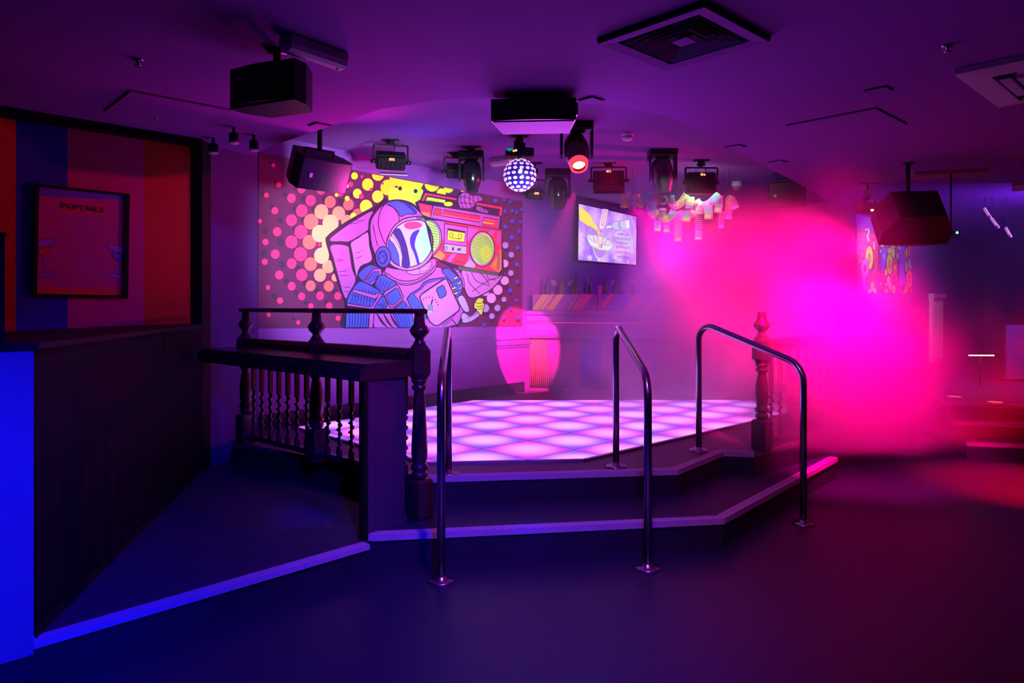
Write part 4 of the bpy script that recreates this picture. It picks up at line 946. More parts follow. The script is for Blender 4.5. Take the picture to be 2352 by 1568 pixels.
for y in (1215, 1245, 1270): a.line([(1040, y), (1080, y + 10), (1115, y - 5)], 1.3, INK, conv=K7)
a.poly([(1265, 1235), (1290, 1195), (1370, 1145), (1400, 1100), (1450, 1075), (1590, 1055), (1600, 1075), (1400, 1190), (1375, 1240), (1430, 1400), (1390, 1400), (1310, 1330)], blue, False, 2.2)
a.poly([(1320, 1195), (1385, 1150), (1420, 1110), (1560, 1070), (1400, 1180), (1380, 1240), (1420, 1330)], lilac, False, 1.6)
a.poly([(1368, 1225), (1385, 1195), (1570, 1072), (1592, 1075), (1695, 1300), (1690, 1330), (1520, 1452), (1490, 1452), (1450, 1420)], pale, False, 2.8)
a.poly([(1505, 1165), (1512, 1145), (1555, 1120), (1568, 1128), (1588, 1185), (1582, 1205), (1545, 1230), (1530, 1225)], blue, False, 2)
for x, y in ((1398, 1237), (1420, 1223), (1447, 1217), (1472, 1222), (1497, 1242), (1510, 1262), (1518, 1282)): a.dot(x, y, 5, INK)
a.dot(1455, 1310, 32, slate, 38); a.line([(1475, 1235), (1462, 1280)], 3, INK)
for k in range(4): a.line([(1430, 1290 + k * 13), (1455, 1282 + k * 13), (1480, 1296 + k * 13)], 1.4, INK)
a.line([(1545, 1450), (1640, 1380), (1690, 1320)], 1.5, INK); a.line([(1560, 1460), (1640, 1400)], 1.2, INK); a.line([(1630, 1400), (1690, 1465)], 2, INK); a.line([(1720, 1400), (1670, 1465)], 2, INK)
# collar
a.poly([(1080, 1010), (1130, 960), (1250, 990), (1380, 960), (1490, 900), (1500, 980), (1440, 1050), (1330, 1110), (1230, 1120), (1130, 1080)], lilac, out=2)
a.line([(1090, 1020), (1200, 1080), (1330, 1080), (1450, 1010), (1490, 960)], 2, INK); a.line([(1110, 1060), (1220, 1105), (1340, 1095), (1470, 1020)], 1.5, INK)
a.poly([(1270, 1002), (1360, 985), (1450, 930), (1465, 955), (1425, 1012), (1340, 1036), (1272, 1024)], pale, out=1.4)
a.poly([(1385, 985), (1428, 965), (1424, 995), (1390, 1008)], white, False, 1.2); a.line([(1366, 984), (1370, 1028)], 1.2, INK); a.line([(1392, 996), (1420, 986)], 1.0, INK)
# left shoulder and sleeve
a.poly([(865, 1040), (890, 1000), (960, 955), (1030, 975), (1045, 1000), (1000, 1060), (960, 1120), (900, 1090)], blue, out=2.6)
a.poly([(905, 1090), (990, 990), (1050, 985), (1060, 1030), (980, 1120)], lilac, False, 2)
a.poly([(925, 1085), (995, 1010), (1040, 1010), (1020, 1055), (965, 1105)], blue, False, 1.6)
a.poly([(1000, 1110), (1050, 1035), (1130, 1070), (1180, 1120), (1100, 1200), (1040, 1180)], blue, out=2.4)
for k in range(5): a.line([(1030 + k * 26, 1060 + k * 9), (1010 + k * 22, 1110 + k * 14), (1020 + k * 18, 1140 + k * 12)], 1.4, INK)
a.poly([(1070, 1190), (1090, 1170), (1175, 1120), (1200, 1135), (1235, 1220), (1225, 1245), (1150, 1305), (1125, 1300)], lilac, False, 2.4)
a.poly([(1090, 1205), (1170, 1145), (1190, 1150), (1220, 1225), (1150, 1285), (1130, 1280)], blue, False, 2)
a.poly([(1140, 1330), (1240, 1250), (1300, 1330), (1330, 1475), (1200, 1475)], blue, False, 2)
for k in range(5): a.line([(1160 + k * 22, 1320 - k * 12), (1190 + k * 22, 1400), (1210 + k * 20, 1470)], 1.3, INK)
a.poly([(775, 1290), (790, 1200), (850, 1110), (900, 1090), (1000, 1140), (1045, 1175), (1010, 1230), (985, 1310), (880, 1300)], blue, out=3)
for k in range(8): a.line([(815 + k * 27, 1150 + abs(k - 3) * 6), (830 + k * 24, 1180 + k * 4), (822 + k * 22, 1215 + k * 6)], 1.5, INK)
a.poly([(815, 1160), (830, 1155), (1000, 1200), (1045, 1178), (1050, 1195), (1005, 1235), (825, 1180)], lilac, False, 1.6)
for k in range(7): a.line([(810 + k * 25, 1195 + k * 5), (818 + k * 24, 1235), (800 + k * 26, 1270 + k * 4)], 1.5, INK)
a.poly([(778, 1270), (960, 1300), (985, 1290), (1040, 1190), (1060, 1200), (1010, 1320), (775, 1290)], lilac, False, 1.6)
a.poly([(1000, 1300), (1060, 1215), (1100, 1260), (1080, 1340), (1010, 1320)], blue, out=2)
for k in range(4): a.line([(1020 + k * 18, 1290 - k * 14), (1050 + k * 10, 1285), (1060 + k * 8, 1330 - k * 8)], 1.4, INK)
a.poly([(770, 1308), (960, 1330), (945, 1474), (762, 1474)], blue, False, 3)
for k in range(7): a.line([(792 + k * 24, 1318 + k * 2), (796 + k * 23, 1400), (790 + k * 22, 1472)], 1.8, INK)
a.poly([(958, 1340), (1000, 1320), (985, 1474), (950, 1474)], lilac, False, 2)
for k in range(3): a.line([(1010 + k * 55, 1340), (1060 + k * 50, 1420), (1110 + k * 45, 1474)], 4.2, INK, True, None, True)
# helmet
a.poly([(950, 650), (965, 565), (1030, 478), (1110, 432), (1205, 420), (1300, 445), (1365, 500), (1440, 590), (1500, 720), (1490, 850), (1440, 930), (1330, 995), (1200, 995), (1090, 970), (1010, 900), (965, 790)], INK)
a.poly([(966, 650), (985, 570), (1045, 490), (1120, 447), (1205, 437), (1290, 460), (1350, 510), (1410, 580), (1300, 560), (1210, 590), (1140, 660), (1095, 760), (1100, 900), (1080, 950), (1020, 890), (980, 790)], lilac)
a.poly([(1090, 452), (1150, 432), (1205, 432), (1260, 465), (1300, 500), (1330, 540), (1265, 540), (1215, 560), (1190, 520), (1150, 485)], blue, out=2)
a.poly([(1205, 435), (1260, 445), (1310, 480), (1345, 525), (1330, 538), (1300, 500), (1262, 465)], deep, out=1.2)
a.line([(1088, 452), (1045, 520), (1030, 620), (1060, 730), (1090, 790)], 2, INK); a.line([(1120, 460), (1180, 520), (1200, 600), (1140, 690), (1090, 800)], 1.8, INK)
for k in range(6): a.line([(985 + k * 4, 600 + k * 22), (990 + k * 5, 660 + k * 22), (1005 + k * 6, 720 + k * 20)], 1.1, INK, True, None, True)
# visor rim and glass
a.poly([(1335, 560), (1230, 585), (1150, 650), (1105, 750), (1095, 850), (1120, 940), (1200, 990), (1300, 1000), (1400, 960), (1465, 890), (1495, 800), (1495, 700), (1460, 620), (1410, 570)], pale, out=2.4)
a.poly([(1330, 588), (1250, 602), (1172, 655), (1125, 745), (1112, 840), (1142, 920), (1200, 962), (1290, 974), (1380, 940), (1440, 880), (1474, 800), (1475, 715), (1448, 640), (1400, 598)], white, out=2.4)
a.poly([(1112, 780), (1128, 742), (1170, 760), (1215, 850), (1225, 960), (1195, 958), (1145, 920), (1114, 850)], blue, out=1.6)
a.poly([(1122, 745), (1140, 720), (1180, 770), (1222, 860), (1226, 962), (1205, 962), (1195, 870), (1160, 790)], white, out=1.2)
a.poly([(1148, 690), (1200, 655), (1245, 740), (1275, 850), (1287, 974), (1222, 968), (1225, 870), (1195, 770)], navy)
a.poly([(1318, 685), (1368, 668), (1340, 730), (1328, 800), (1350, 870), (1368, 945), (1350, 952), (1325, 870), (1295, 800), (1290, 735)], deep)
a.poly([(1375, 672), (1345, 735), (1335, 800), (1358, 870), (1375, 940), (1435, 880), (1470, 800), (1471, 715), (1440, 650), (1405, 640)], cyan)
a.poly([(1240, 630), (1270, 605), (1330, 600), (1385, 620), (1370, 650), (1300, 665), (1255, 655)], hotp)
for k in range(7): a.line([(1340 + k * 10, 565), (1352 + k * 10, 585)], 1.4, INK)
# earpiece
a.dot(1070, 890, 62, blue, 86); a.line([(1070 + 62 * math.cos(q * .35), 890 + 86 * math.sin(q * .35)) for q in range(19)], 2.4, INK, False)
a.dot(1066, 893, 44, deep, 62); a.dot(1064, 895, 32, blue, 47); a.line([(1064 + 32 * math.cos(q * .35), 895 + 47 * math.sin(q * .35)) for q in range(19)], 2, INK, False)
a.line([(1050, 860), (1075, 890), (1080, 935)], 1.4, INK); a.line([(1040, 905), (1065, 890), (1090, 870)], 1.4, INK)
a.done('painted_astronaut', mu)

b = Art(MW, .030, K7, topy)
b.poly([(470, 268), (520, 240), (550, 165), (575, 160), (860, 215), (1050, 255), (1310, 305), (1310, 330), (1290, 400), (1290, 540), (1310, 900), (1265, 965), (870, 905), (640, 790), (560, 430), (490, 330)], INK, False)
b.poly([(528, 248), (562, 176), (862, 228), (860, 248), (578, 200), (550, 254)], red, False)
b.poly([(1045, 266), (1298, 312), (1286, 392), (1264, 392), (1274, 330), (1045, 288)], red, False)
b.poly([(585, 215), (755, 245), (748, 272), (570, 250)], lime, False); b.dot(783, 282, 42, lemon, 22)
for k in range(9): b.line([(590 + k * 16, 240 + k * 3), (595 + k * 16, 262 + k * 3)], 1.6, INK, conv=K7)
b.poly([(498, 272), (632, 298), (612, 412), (540, 380), (520, 350)], red, False); b.poly([(520, 360), (605, 365), (610, 410), (545, 385)], orange2, False)
for k in range(3): b.line([(520, 300 + k * 22), (600, 314 + k * 22)], 1.6, hotp, conv=K7)
b.poly([(645, 300), (1272, 402), (1258, 522), (615, 412)], lilac, False)
b.poly([(655, 322), (720, 333), (712, 395), (638, 384)], red, False, 1.4); b.poly([(735, 335), (1085, 398), (1076, 455), (722, 395)], red, False, 1.6)
b.line([(730, 385), (1075, 440)], 1.6, pale, conv=K7)
b.poly([(1115, 405), (1256, 430), (1244, 512), (1100, 482)], red, False, 1.6); b.line([(1125, 428), (1235, 445)], 1.8, pale, conv=K7); b.poly([(1115, 450), (1220, 465), (1218, 476), (1112, 462)], lemon, False)
b.poly([(600, 430), (690, 440), (1262, 530), (1285, 525), (1288, 905), (1262, 932), (885, 868), (780, 830), (640, 780)], red, False)
b.poly([(600, 430), (745, 450), (742, 600), (690, 700), (640, 760)], lilac, False)
b.poly([(965, 505), (1075, 520), (985, 620), (962, 640)], lilac, False); b.poly([(1180, 530), (1230, 540), (1000, 830), (960, 800)], lilac, False)
b.poly([(1255, 545), (1285, 560), (1270, 640), (1240, 660)], lilac, False); b.poly([(780, 800), (830, 740), (870, 745), (800, 840), (770, 820)], lilac, False)
b.poly([(640, 780), (700, 720), (760, 770), (720, 815)], orange2, False); b.poly([(1180, 880), (1240, 780), (1285, 700), (1286, 905), (1262, 930)], orange2, False)
b.poly([(930, 870), (990, 800), (1040, 860), (1030, 888)], slate, False); b.poly([(840, 855), (855, 825), (935, 845), (920, 870)], red, False, 1.4)
b.line([(1255, 740), (1245, 910)], 1.5, INK, conv=K7); b.line([(1268, 742), (1260, 912)], 1.5, INK, conv=K7)
# left speaker behind the visor edge
b.poly([(560, 440), (640, 440), (695, 500), (718, 590), (705, 680), (640, 760), (630, 700), (634, 620), (610, 530)], pale, True, 2)
b.poly([(572, 446), (640, 460), (684, 520), (700, 600), (690, 670), (645, 735), (636, 700), (640, 620), (616, 530)], green, True, 1.2)
for k in range(9): b.line([(600 + k * 4, 470 + k * 28), (690 - abs(k - 4) * 5, 500 + k * 24)], 1.0, INK, conv=K7)
# right speaker
b.dot(1105, 708, 118, pale, 166); b.line([(1105 + 118 * math.cos(q * .25), 708 + 166 * math.sin(q * .25)) for q in range(27)], 2.2, INK, False, K7)
b.dot(1108, 706, 108, green, 150); b.dot(1140, 750, 55, lime, 80)
for k in range(17):
    y = 575 + k * 17; hw = 104 * math.sqrt(max(0, 1 - ((y - 706) / 150) ** 2)); b.line([(1108 - hw, y - 20), (1108 + hw, y + 24)], .9, INK, False, K7)
# cassette deck
b.poly([(745, 468), (966, 505), (952, 762), (742, 732)], lilac, False, 1.8); b.poly([(775, 510), (945, 540), (938, 648), (772, 622)], INK, False); b.poly([(780, 532), (940, 558), (934, 640), (776, 622)], lemon, False)
b.dot(812, 577, 18, lime, 22); b.dot(895, 590, 18, lime, 22)
for x in (812, 895): b.line([(x + 17 * math.cos(q * .5), (577 if x < 850 else 590) + 21 * math.sin(q * .5)) for q in range(14)], 1.3, INK, False, K7)
b.line([(815, 605), (890, 615)], 1.4, INK, conv=K7); b.poly([(745, 656), (957, 684), (952, 760), (742, 732)], slate, False, 1.6)
b.line([(760 + 14 * math.cos(q * .5), 700 + 16 * math.sin(q * .5)) for q in range(14)], 1.3, INK, False, K7); b.poly([(820, 690), (838, 694), (834, 725), (816, 720)], INK, False); b.poly([(868, 705), (900, 700), (898, 725), (868, 720)], INK, False)
b.poly([(872, 872), (1262, 936), (1242, 960), (884, 905)], C_('bottom_edge', (.05, .14, .10)), False)
# gloved hand over the handle
b.poly([(872, 250), (885, 200), (925, 170), (970, 178), (1010, 200), (1060, 196), (1100, 215), (1108, 250), (1045, 268), (1030, 300), (990, 325), (940, 325), (895, 318)], lilac, True, 2.6)
b.poly([(1045, 330), (1060, 300), (1110, 318), (1160, 350), (1150, 370), (1090, 358)], lilac, True, 1.8)
for q in (((905, 190), (900, 250), (925, 320)), ((945, 180), (935, 250), (960, 322)), ((985, 190), (985, 260), (1000, 315)), ((1020, 205), (1020, 250), (1035, 280)), ((1060, 205), (1065, 240), (1075, 262)), ((890, 220), (940, 215), (1000, 235)), ((890, 270), (950, 275), (1020, 285)), ((1080, 315), (1100, 350)), ((1110, 322), (1130, 362))): b.line(q, 1.7, INK, conv=K7)
b.done('painted_boombox', mu)

# ---------------------------------------------------------------- swirling mural on the right-hand wall
RW = Wall((4.93, 10.12), (10.5, 15.7))
K9 = lambda u, v: (1940 + u / 7.842, 500 + v / 7.84)
m2 = thing('swirl_mural', 'neon mural of swirling ring shapes on the far right wall', 'mural', tuple(RW.hit(2030, 674)))
cn = [(1967, 518), (2094, 557), (2099, 600), (2099, 675), (1967, 670)]
part('panel', MB().rings([[RW.hit(*p, .001) for p in cn], [RW.hit(*p, .012) for p in cn]], True, 0, False), mat('swirl_ground', (.30, .07, .22), .7), m2)
g = Art(RW, .0125, K9)
coral, mint, viol = C_('coral_red', (.95, .10, .16)), C_('mint', (.20, .85, .40)), C_('violet_blue', (.16, .14, .85))
for x, y, r in ((280, 270, 12), (355, 300, 18), (322, 400, 22), (400, 410, 20), (280, 520, 20), (360, 540, 26), (238, 640, 22), (322, 660, 26), (282, 770, 26), (242, 910, 20), (285, 1040, 24), (242, 1160, 20), (325, 1170, 24), (295, 1310, 20), (370, 1310, 22)): g.dot(x, y, r, oran, r * 1.7)
for x, y in ((1200, 690), (1228, 800), (1240, 1040), (1228, 1170), (1212, 1290)): g.dot(x, y, 11, viol, 36)
g.line([(500, 560), (470, 440), (500, 330), (560, 350), (570, 500), (540, 700), (560, 900), (500, 1080), (440, 1200)], 8, coral)
g.line([(570, 560), (580, 800), (540, 1000), (560, 1200), (520, 1340)], 6, coral)
g.line([(680, 1340), (700, 1180), (690, 1040), (720, 1120), (700, 1340)], 7, coral)
g.line([(960, 1340), (970, 1180), (930, 1050)], 6, coral); g.line([(1150, 470), (1170, 560), (1160, 680)], 6, coral)
g.line([(360, 215), (430, 210), (430, 290), (410, 330), (440, 430)], 3.6, mint); g.line([(600, 270), (630, 380), (600, 460)], 4, mint); g.line([(525, 430), (530, 570)], 3, mint)
for x, y, rx, ry, m, im in ((445, 720, 70, 210, lime, peach), (365, 900, 70, 170, pale, hotp), (710, 690, 55, 180, viol, mint), (812, 830, 56, 190, lime, peach), (905, 890, 48, 165, coral, lemon), (1048, 670, 60, 180, viol, red), (1165, 1100, 58, 165, peach, hotp)):
    g.dot(x, y, rx + 6, INK, ry + 9); g.dot(x, y, rx, m, ry); g.dot(x, y + ry * .05, rx * .42, INK, ry * .42); g.dot(x, y + ry * .05, rx * .36, im, ry * .36)
g.line([(345, 1060), (350, 1180), (390, 1300)], 5.5, pale); g.line([(672, 800), (690, 980)], 5, viol); g.line([(860, 1000), (850, 1120)], 5, coral); g.line([(1120, 1180), (1110, 1260)], 5, peach)
g.poly([(985, 800), (1060, 830), (1080, 1000), (1110, 1080), (1080, 1340), (990, 1340), (975, 1000)], viol, True, 1.2)
g.poly([(760, 440), (790, 420), (800, 540), (860, 480), (900, 480), (910, 600), (900, 720), (860, 720), (820, 640), (770, 640)], green, True, 1.2)
for x, y, rx, ry, m in ((675, 490, 26, 45, lime), (650, 600, 14, 40, mint), (985, 540, 26, 40, mint), (955, 690, 18, 60, mint), (870, 400, 18, 40, mint), (735, 370, 14, 40, mint), (830, 390, 18, 34, coral), (1020, 440, 20, 34, coral), (1090, 460, 20, 30, red), (1115, 630, 18, 90, lime), (1110, 880, 28, 90, mint), (1170, 830, 22, 90, mint), (745, 980, 26, 70, lime), (790, 1120, 30, 80, mint), (820, 1220, 24, 70, mint), (750, 1205, 20, 28, lemon), (655, 1190, 16, 26, lime), (500, 1240, 34, 95, lime), (450, 1330, 38, 40, mint), (545, 1320, 26, 50, lime), (750, 1330, 34, 45, mint), (885, 1290, 34, 75, lime), (1040, 1260, 28, 50, red), (1110, 1290, 28, 62, lime), (1075, 1340, 22, 30, mint), (1190, 1320, 16, 40, coral), (560, 290, 12, 30, lime), (1195, 890, 12, 40, cyan), (800, 950, 20, 60, lemon)):
    yy = min(y, 1365 - ry); g.dot(x, yy, rx + 4, INK, ry + 6); g.dot(x, yy, rx, m, ry)
for x, y in ((500, 1240), (885, 1290), (1110, 1290), (750, 1330)): g.dot(x, min(y, 1330), 10, orange2, 26)
for x, y in ((830, 540), (885, 560), (780, 540)): g.line([(x - 14, y), (x, y - 20), (x + 14, y), (x + 4, y + 22)], 1.2, INK)
g.done('painted_swirls', m2)

# ---------------------------------------------------------------- screen behind the bar
def glow(n, c, s=1.0): return mat('screen_' + n, (0.02, 0.02, 0.02), .4, emit=c, es=s)
tv = thing('bar_screen', 'bright flat screen advertising a cocktail on the wall behind the bar', 'screen', tuple(MW.hit(1395, 603, .05)))
fc = [(1327.5, 465.5), (1464, 495), (1463.5, 611), (1326, 599.5)]; ic = [(1329.5, 468), (1462, 497.5), (1461, 608), (1328, 597)]
part('casing', MB().rings([[MW.hit(*p, .002) for p in fc], [MW.hit(*p, .058) for p in fc]], True, 0, False), M['blackg'], tv)
def screen_mat():
    m = bpy.data.materials.new('screen_picture'); m.use_nodes = True; nt = m.node_tree; bs_ = nt.nodes['Principled BSDF']
    tc = nt.nodes.new('ShaderNodeTexCoord'); nz = nt.nodes.new('ShaderNodeTexNoise'); nz.inputs['Scale'].default_value = 3.2; nz.inputs['Detail'].default_value = 4
    rp = nt.nodes.new('ShaderNodeValToRGB'); e = rp.color_ramp.elements; e[0].position = .36; e[0].color = (.36, .14, .95, 1); e[1].position = .64; e[1].color = (.85, .50, 1.0, 1)
    nt.links.new(tc.outputs['Object'], nz.inputs['Vector']); nt.links.new(nz.outputs['Fac'], rp.inputs[0]); nt.links.new(rp.outputs[0], bs_.inputs['Emission Color'])
    bs_.inputs['Emission Strength'].default_value = 1.1; bs_.inputs['Base Color'].default_value = (.02, .02, .02, 1); return m
part('screen', MB().rings([[MW.hit(*p, .0582) for p in ic], [MW.hit(*p, .060) for p in ic]], True, 0, False), screen_mat(), tv)
KT = lambda u, v: (1320 + u / 9.8, 460 + v / 9.8)
t = Art(MW, .0605, KT)
yel, wht, ros, gry, prp, mag = glow('yellow', (1.0, .85, .10)), glow('white', (.9, .9, 1.0)), glow('rose', (1.0, .40, .65)), glow('grey', (.25, .28, .40)), glow('purple', (.62, .25, 1.0)), glow('magenta', (.45, .02, .40))
pal2 = glow('pale_lilac', (.72, .60, 1.0)); ptc = glow('petal', (1.0, .72, .95))
for x, y, r in ((160, 900, 50), (150, 1060, 50), (1200, 940, 120), (1000, 800, 110), (340, 1290, 55), (920, 1280, 50), (1200, 1380, 30), (1290, 1150, 45)): t.dot(x, y, r, pal2)
t.done_each('pictured_petal', tv); t = Art(MW, .0615, KT)
t.poly([(108, 140), (190, 190), (320, 300), (375, 380), (400, 470), (500, 560), (520, 650), (530, 700), (470, 660), (350, 580), (290, 570), (200, 500), (105, 440)], yel, False)
t.poly([(630, 190), (755, 205), (690, 560), (640, 650), (570, 630), (560, 560)], wht, False); t.poly([(640, 200), (745, 215), (655, 600), (585, 560)], ros, False)
t.line([(690, 270), (655, 400), (625, 530)], 3.5, wht, False, KT); t.line([(690, 270), (655, 400), (625, 530)], 1.2, ros, False, KT)
t.poly([(700, 560), (820, 535), (880, 480), (1230, 425), (1270, 440), (1285, 620), (930, 670), (850, 625), (715, 640)], prp, False, .6, gry); t.poly([(710, 575), (830, 560), (830, 620), (715, 635)], wht, False, .5, gry)
t.poly([(885, 490), (1130, 455), (1150, 640), (930, 665), (860, 620), (840, 560)], pal2, False); t.poly([(1140, 452), (1225, 440), (1240, 620), (1155, 638)], wht, False)
t.line([(1015, 480), (1000, 560), (1040, 640)], 2.4, gry)
t.done('pictured_bottles', tv); t2 = t; t = Art(MW, .063, KT)
t.poly([(520, 690), (560, 700), (580, 1060), (520, 1050)], yel, False); t.poly([(560, 680), (615, 690), (590, 1065), (545, 1060)], ros, False); t.poly([(570, 670), (615, 690), (605, 710), (570, 690)], mag, False)
t.poly([(275, 810), (300, 775), (450, 770), (700, 830), (850, 950), (860, 1020), (820, 1100), (720, 1135), (560, 1110), (400, 1050), (310, 940)], wht, True, 1.0, gry)
t.poly([(305, 815), (420, 780), (640, 830), (800, 930), (830, 1000), (700, 1010), (500, 960), (370, 890)], ptc, True, .9, gry)
t.poly([(520, 960), (625, 985), (620, 1080), (520, 1060)], ros, False); t.poly([(520, 960), (550, 965), (550, 1065), (520, 1060)], yel, False); t.poly([(595, 975), (625, 985), (620, 1080), (595, 1078)], prp, False)
t.poly([(405, 1045), (560, 1110), (725, 1135), (690, 1230), (620, 1310), (540, 1325), (460, 1250)], wht, True, 1.0, gry); t.poly([(430, 1070), (560, 1125), (705, 1145), (670, 1225), (610, 1285), (545, 1290), (480, 1230)], prp, True, .6, gry)
t.poly([(515, 1310), (575, 1320), (565, 1370), (510, 1365)], wht, False, .7, gry)
for q in (((620, 980), (655, 800), (710, 775)), ((660, 1000), (740, 865), (800, 880)), ((410, 800), (460, 940)), ((500, 790), (530, 940)), ((340, 720), (400, 745)), ((450, 730), (500, 750))): t.line(q, 1.2, gry)
t.done('pictured_glass', tv)
for txt, y, x0, x1, h in (('A MIX OF', 765, 965, 1215, 50), ('PASSION FRUIT', 865, 880, 1270, 52), ('LIQUEUR', 965, 975, 1195, 52), ('JJ WHITLEY', 1065, 920, 1250, 54), ('VIOLET GIN &', 1175, 915, 1260, 54), ('WKD PINK', 1280, 950, 1225, 54)):
    xm = (x0 + x1) / 2; lettering(tv, MW, .068, KT, txt, (xm, y), (xm + (x1 - x0), y + (x1 - x0) * .11), h, mag, .012)

# ---------------------------------------------------------------- framed cocktail poster
KP = lambda u, v: (60 + u / 5.408, 410 + v / 5.407)
ps = thing('framed_poster', 'black-framed cocktail menu poster on the striped wall', 'poster', tuple(LW.hit(185, 683, .01)))
oc = [(110, 62), (1290, 190), (1268, 1485), (85, 1462)]; inn = [(165, 105), (1248, 212), (1222, 1450), (135, 1430)]
fo = [LW.hit(*KP(*p), .006) for p in oc]; fo2 = [LW.hit(*KP(*p), .034) for p in oc]; fi2 = [LW.hit(*KP(*p), .034) for p in inn]; fi = [LW.hit(*KP(*p), .012) for p in inn]
part('frame', MB().rings([fo, fo2, fi2, fi], False, 0, False), M['black'], ps)
part('print', MB().rings([[LW.hit(*KP(*p), .008) for p in inn], [LW.hit(*KP(*p), .012) for p in inn]], True, 0, False), mat('poster_pink', (.72, .08, .34), .5), ps)
t = Art(LW, .0125, KP)
pb_, po_, pv_, pd_, pl_ = mat('poster_blue', (.20, .25, .95), .5), mat('poster_orange', (.95, .12, .06), .5), mat('poster_violet', (.62, .12, .62), .5), mat('poster_navy', (.12, .03, .22), .5), mat('poster_lilac', (.52, .30, .90), .5)
t.poly([(165, 105), (1248, 212), (1247, 270), (163, 215)], pb_, False); t.poly([(139, 1345), (1224, 1375), (1222, 1450), (135, 1430)], po_, False)
t.poly([(395, 385), (432, 250), (1045, 330), (1005, 468), (400, 425)], pv_, False); t.poly([(412, 392), (448, 262), (1028, 345), (990, 458), (408, 415)], po_, False)
for y, x0, x1, w in ((510, 540, 880, 5), (552, 420, 1000, 1.6), (585, 480, 940, 1.6), (632, 620, 805, 4.5), (680, 420, 980, 1.8), (712, 520, 975, 1.8), (748, 550, 860, 4.5), (800, 440, 960, 1.6), (835, 450, 930, 1.6), (870, 460, 900, 1.6), (925, 610, 790, 4.5), (970, 400, 960, 1.6), (1000, 440, 900, 1.6), (1048, 580, 810, 4.5), (1100, 420, 970, 1.6), (1132, 460, 900, 1.6), (1170, 640, 760, 4), (1220, 440, 960, 1.6), (1250, 480, 880, 1.6)): t.line([(x0, y - (x1 - x0) * .02), (x1, y + (x1 - x0) * .03)], w, pv_, False)
def coupe(pts, bowl, stem, foot, fill):
    t.poly(pts, pl_, True, 1.2, pd_); t.poly(bowl, fill, True, 1.0, pd_); t.line(stem, 4.5, pl_, False); t.poly(foot, pl_, True, 1.0, pd_)
coupe([(160, 765), (300, 748), (395, 762), (370, 800), (280, 835), (160, 860)], [(160, 870), (290, 850), (270, 920), (200, 950), (160, 945)], [(208, 960), (250, 1150)], [(152, 1180), (260, 1160), (430, 1158), (380, 1185), (240, 1210), (152, 1220)], po_)
coupe([(1000, 815), (1100, 820), (1228, 850), (1226, 945), (1130, 910), (1050, 885)], [(1070, 920), (1226, 950), (1224, 1015), (1140, 1018), (1090, 980)], [(1145, 1025), (1100, 1190)], [(950, 1180), (1100, 1185), (1222, 1225), (1222, 1255), (1080, 1225), (970, 1200)], pb_)
t.done('printed_menu', ps)
lettering(ps, LW, .0165, KP, 'POPTAILS', (705, 362), (705 + 520, 362 + 62), 62, pd_, .03)
gp = [LW.hit(*KP(*p), .022) for p in inn]; gq = [LW.hit(*KP(*p), .024) for p in inn]
gm = bpy.data.materials.new('poster_glass'); gm.use_nodes = True; nt = gm.node_tree; nt.nodes.clear()
go, gx, gt, gg, gf = (nt.nodes.new('ShaderNode' + n) for n in ('OutputMaterial', 'MixShader', 'BsdfTransparent', 'BsdfGlossy', 'Fresnel'))
gg.inputs['Roughness'].default_value = .05; gf.inputs['IOR'].default_value = 1.45
gx.inputs[0].default_value = .05; nt.links.new(gt.outputs[0], gx.inputs[1]); nt.links.new(gg.outputs[0], gx.inputs[2]); nt.links.new(gx.outputs[0], go.inputs[0])
part('glass', MB().rings([gp, gq], True, 0, False), gm, ps)

# dark box on the partition
c = PA - pd * .20 - pn * .12
bx = thing('till_cabinet', 'dark upright box on the partition at the left edge', 'cabinet', (c.x, c.y, 1.315))
yaw = math.atan2(pd.y, pd.x)
t0 = on_z(47, 770, 1.315)
c = Vector((-1.96 - .28, 2.86 - .20, 0))
part('carcass', MB().box((c.x, c.y, 1.315 + .21), (.50, .22, .42), 0, yaw, .008), M['partition'], bx); part('top_cap', MB().box((c.x, c.y, 1.74), (.51, .23, .012), 0, yaw), M['black'], bx)

# counter in the smoke on the right
CA, CB = Vector((2.98, 6.42, 0)), Vector((4.37, 7.95, 0)); cd = (CB - CA).normalized(); cnn = Vector((-cd.y, cd.x, 0))
ct = thing('side_counter', 'dark counter standing in the pink smoke at the right', 'counter', (CA.x, CA.y, 0))
CA2 = CA + cd * .12
part('carcass', MB().prism([CA2[:2], CB[:2], (CB + cnn * .5)[:2], (CA2 + cnn * .5)[:2]], 0, .98), mat('counter_dark', (.10, .04, .08), .5, vary=.1), ct)
for k, (z0, z1, o_) in enumerate(((.98, 1.0, .02), (1.0, 1.02, .035), (1.02, 1.045, .05))):
    part('top_moulding', MB().prism([(CA2 - cnn * o_)[:2], (CB - cnn * o_ )[:2], (CB + cnn * .52)[:2], (CA2 + cnn * .52)[:2]], z0, z1), M['wood'], ct)
for k in range(3):
    s0 = .12 + k * .62; part('front_panel', MB().prism([(CA2 + cd * s0 - cnn * .012)[:2], (CA2 + cd * (s0 + .5) - cnn * .012)[:2], (CA2 + cd * (s0 + .5))[:2], (CA2 + cd * s0)[:2]], .15, .88), M['wood'], ct)
pm = mat('pale_card', (.9, .75, .72), .5)
p = on_z(1957, 767, 1.045 + .12)
p = CA2 + cd * .55 + cnn * .2
mc = thing('reflection_sheet', 'folded pale sheet added for a pale reflection on the side counter', 'sheet', (p.x, p.y, 1.045), None)  # pale sheet added where a pale reflection lies on the counter
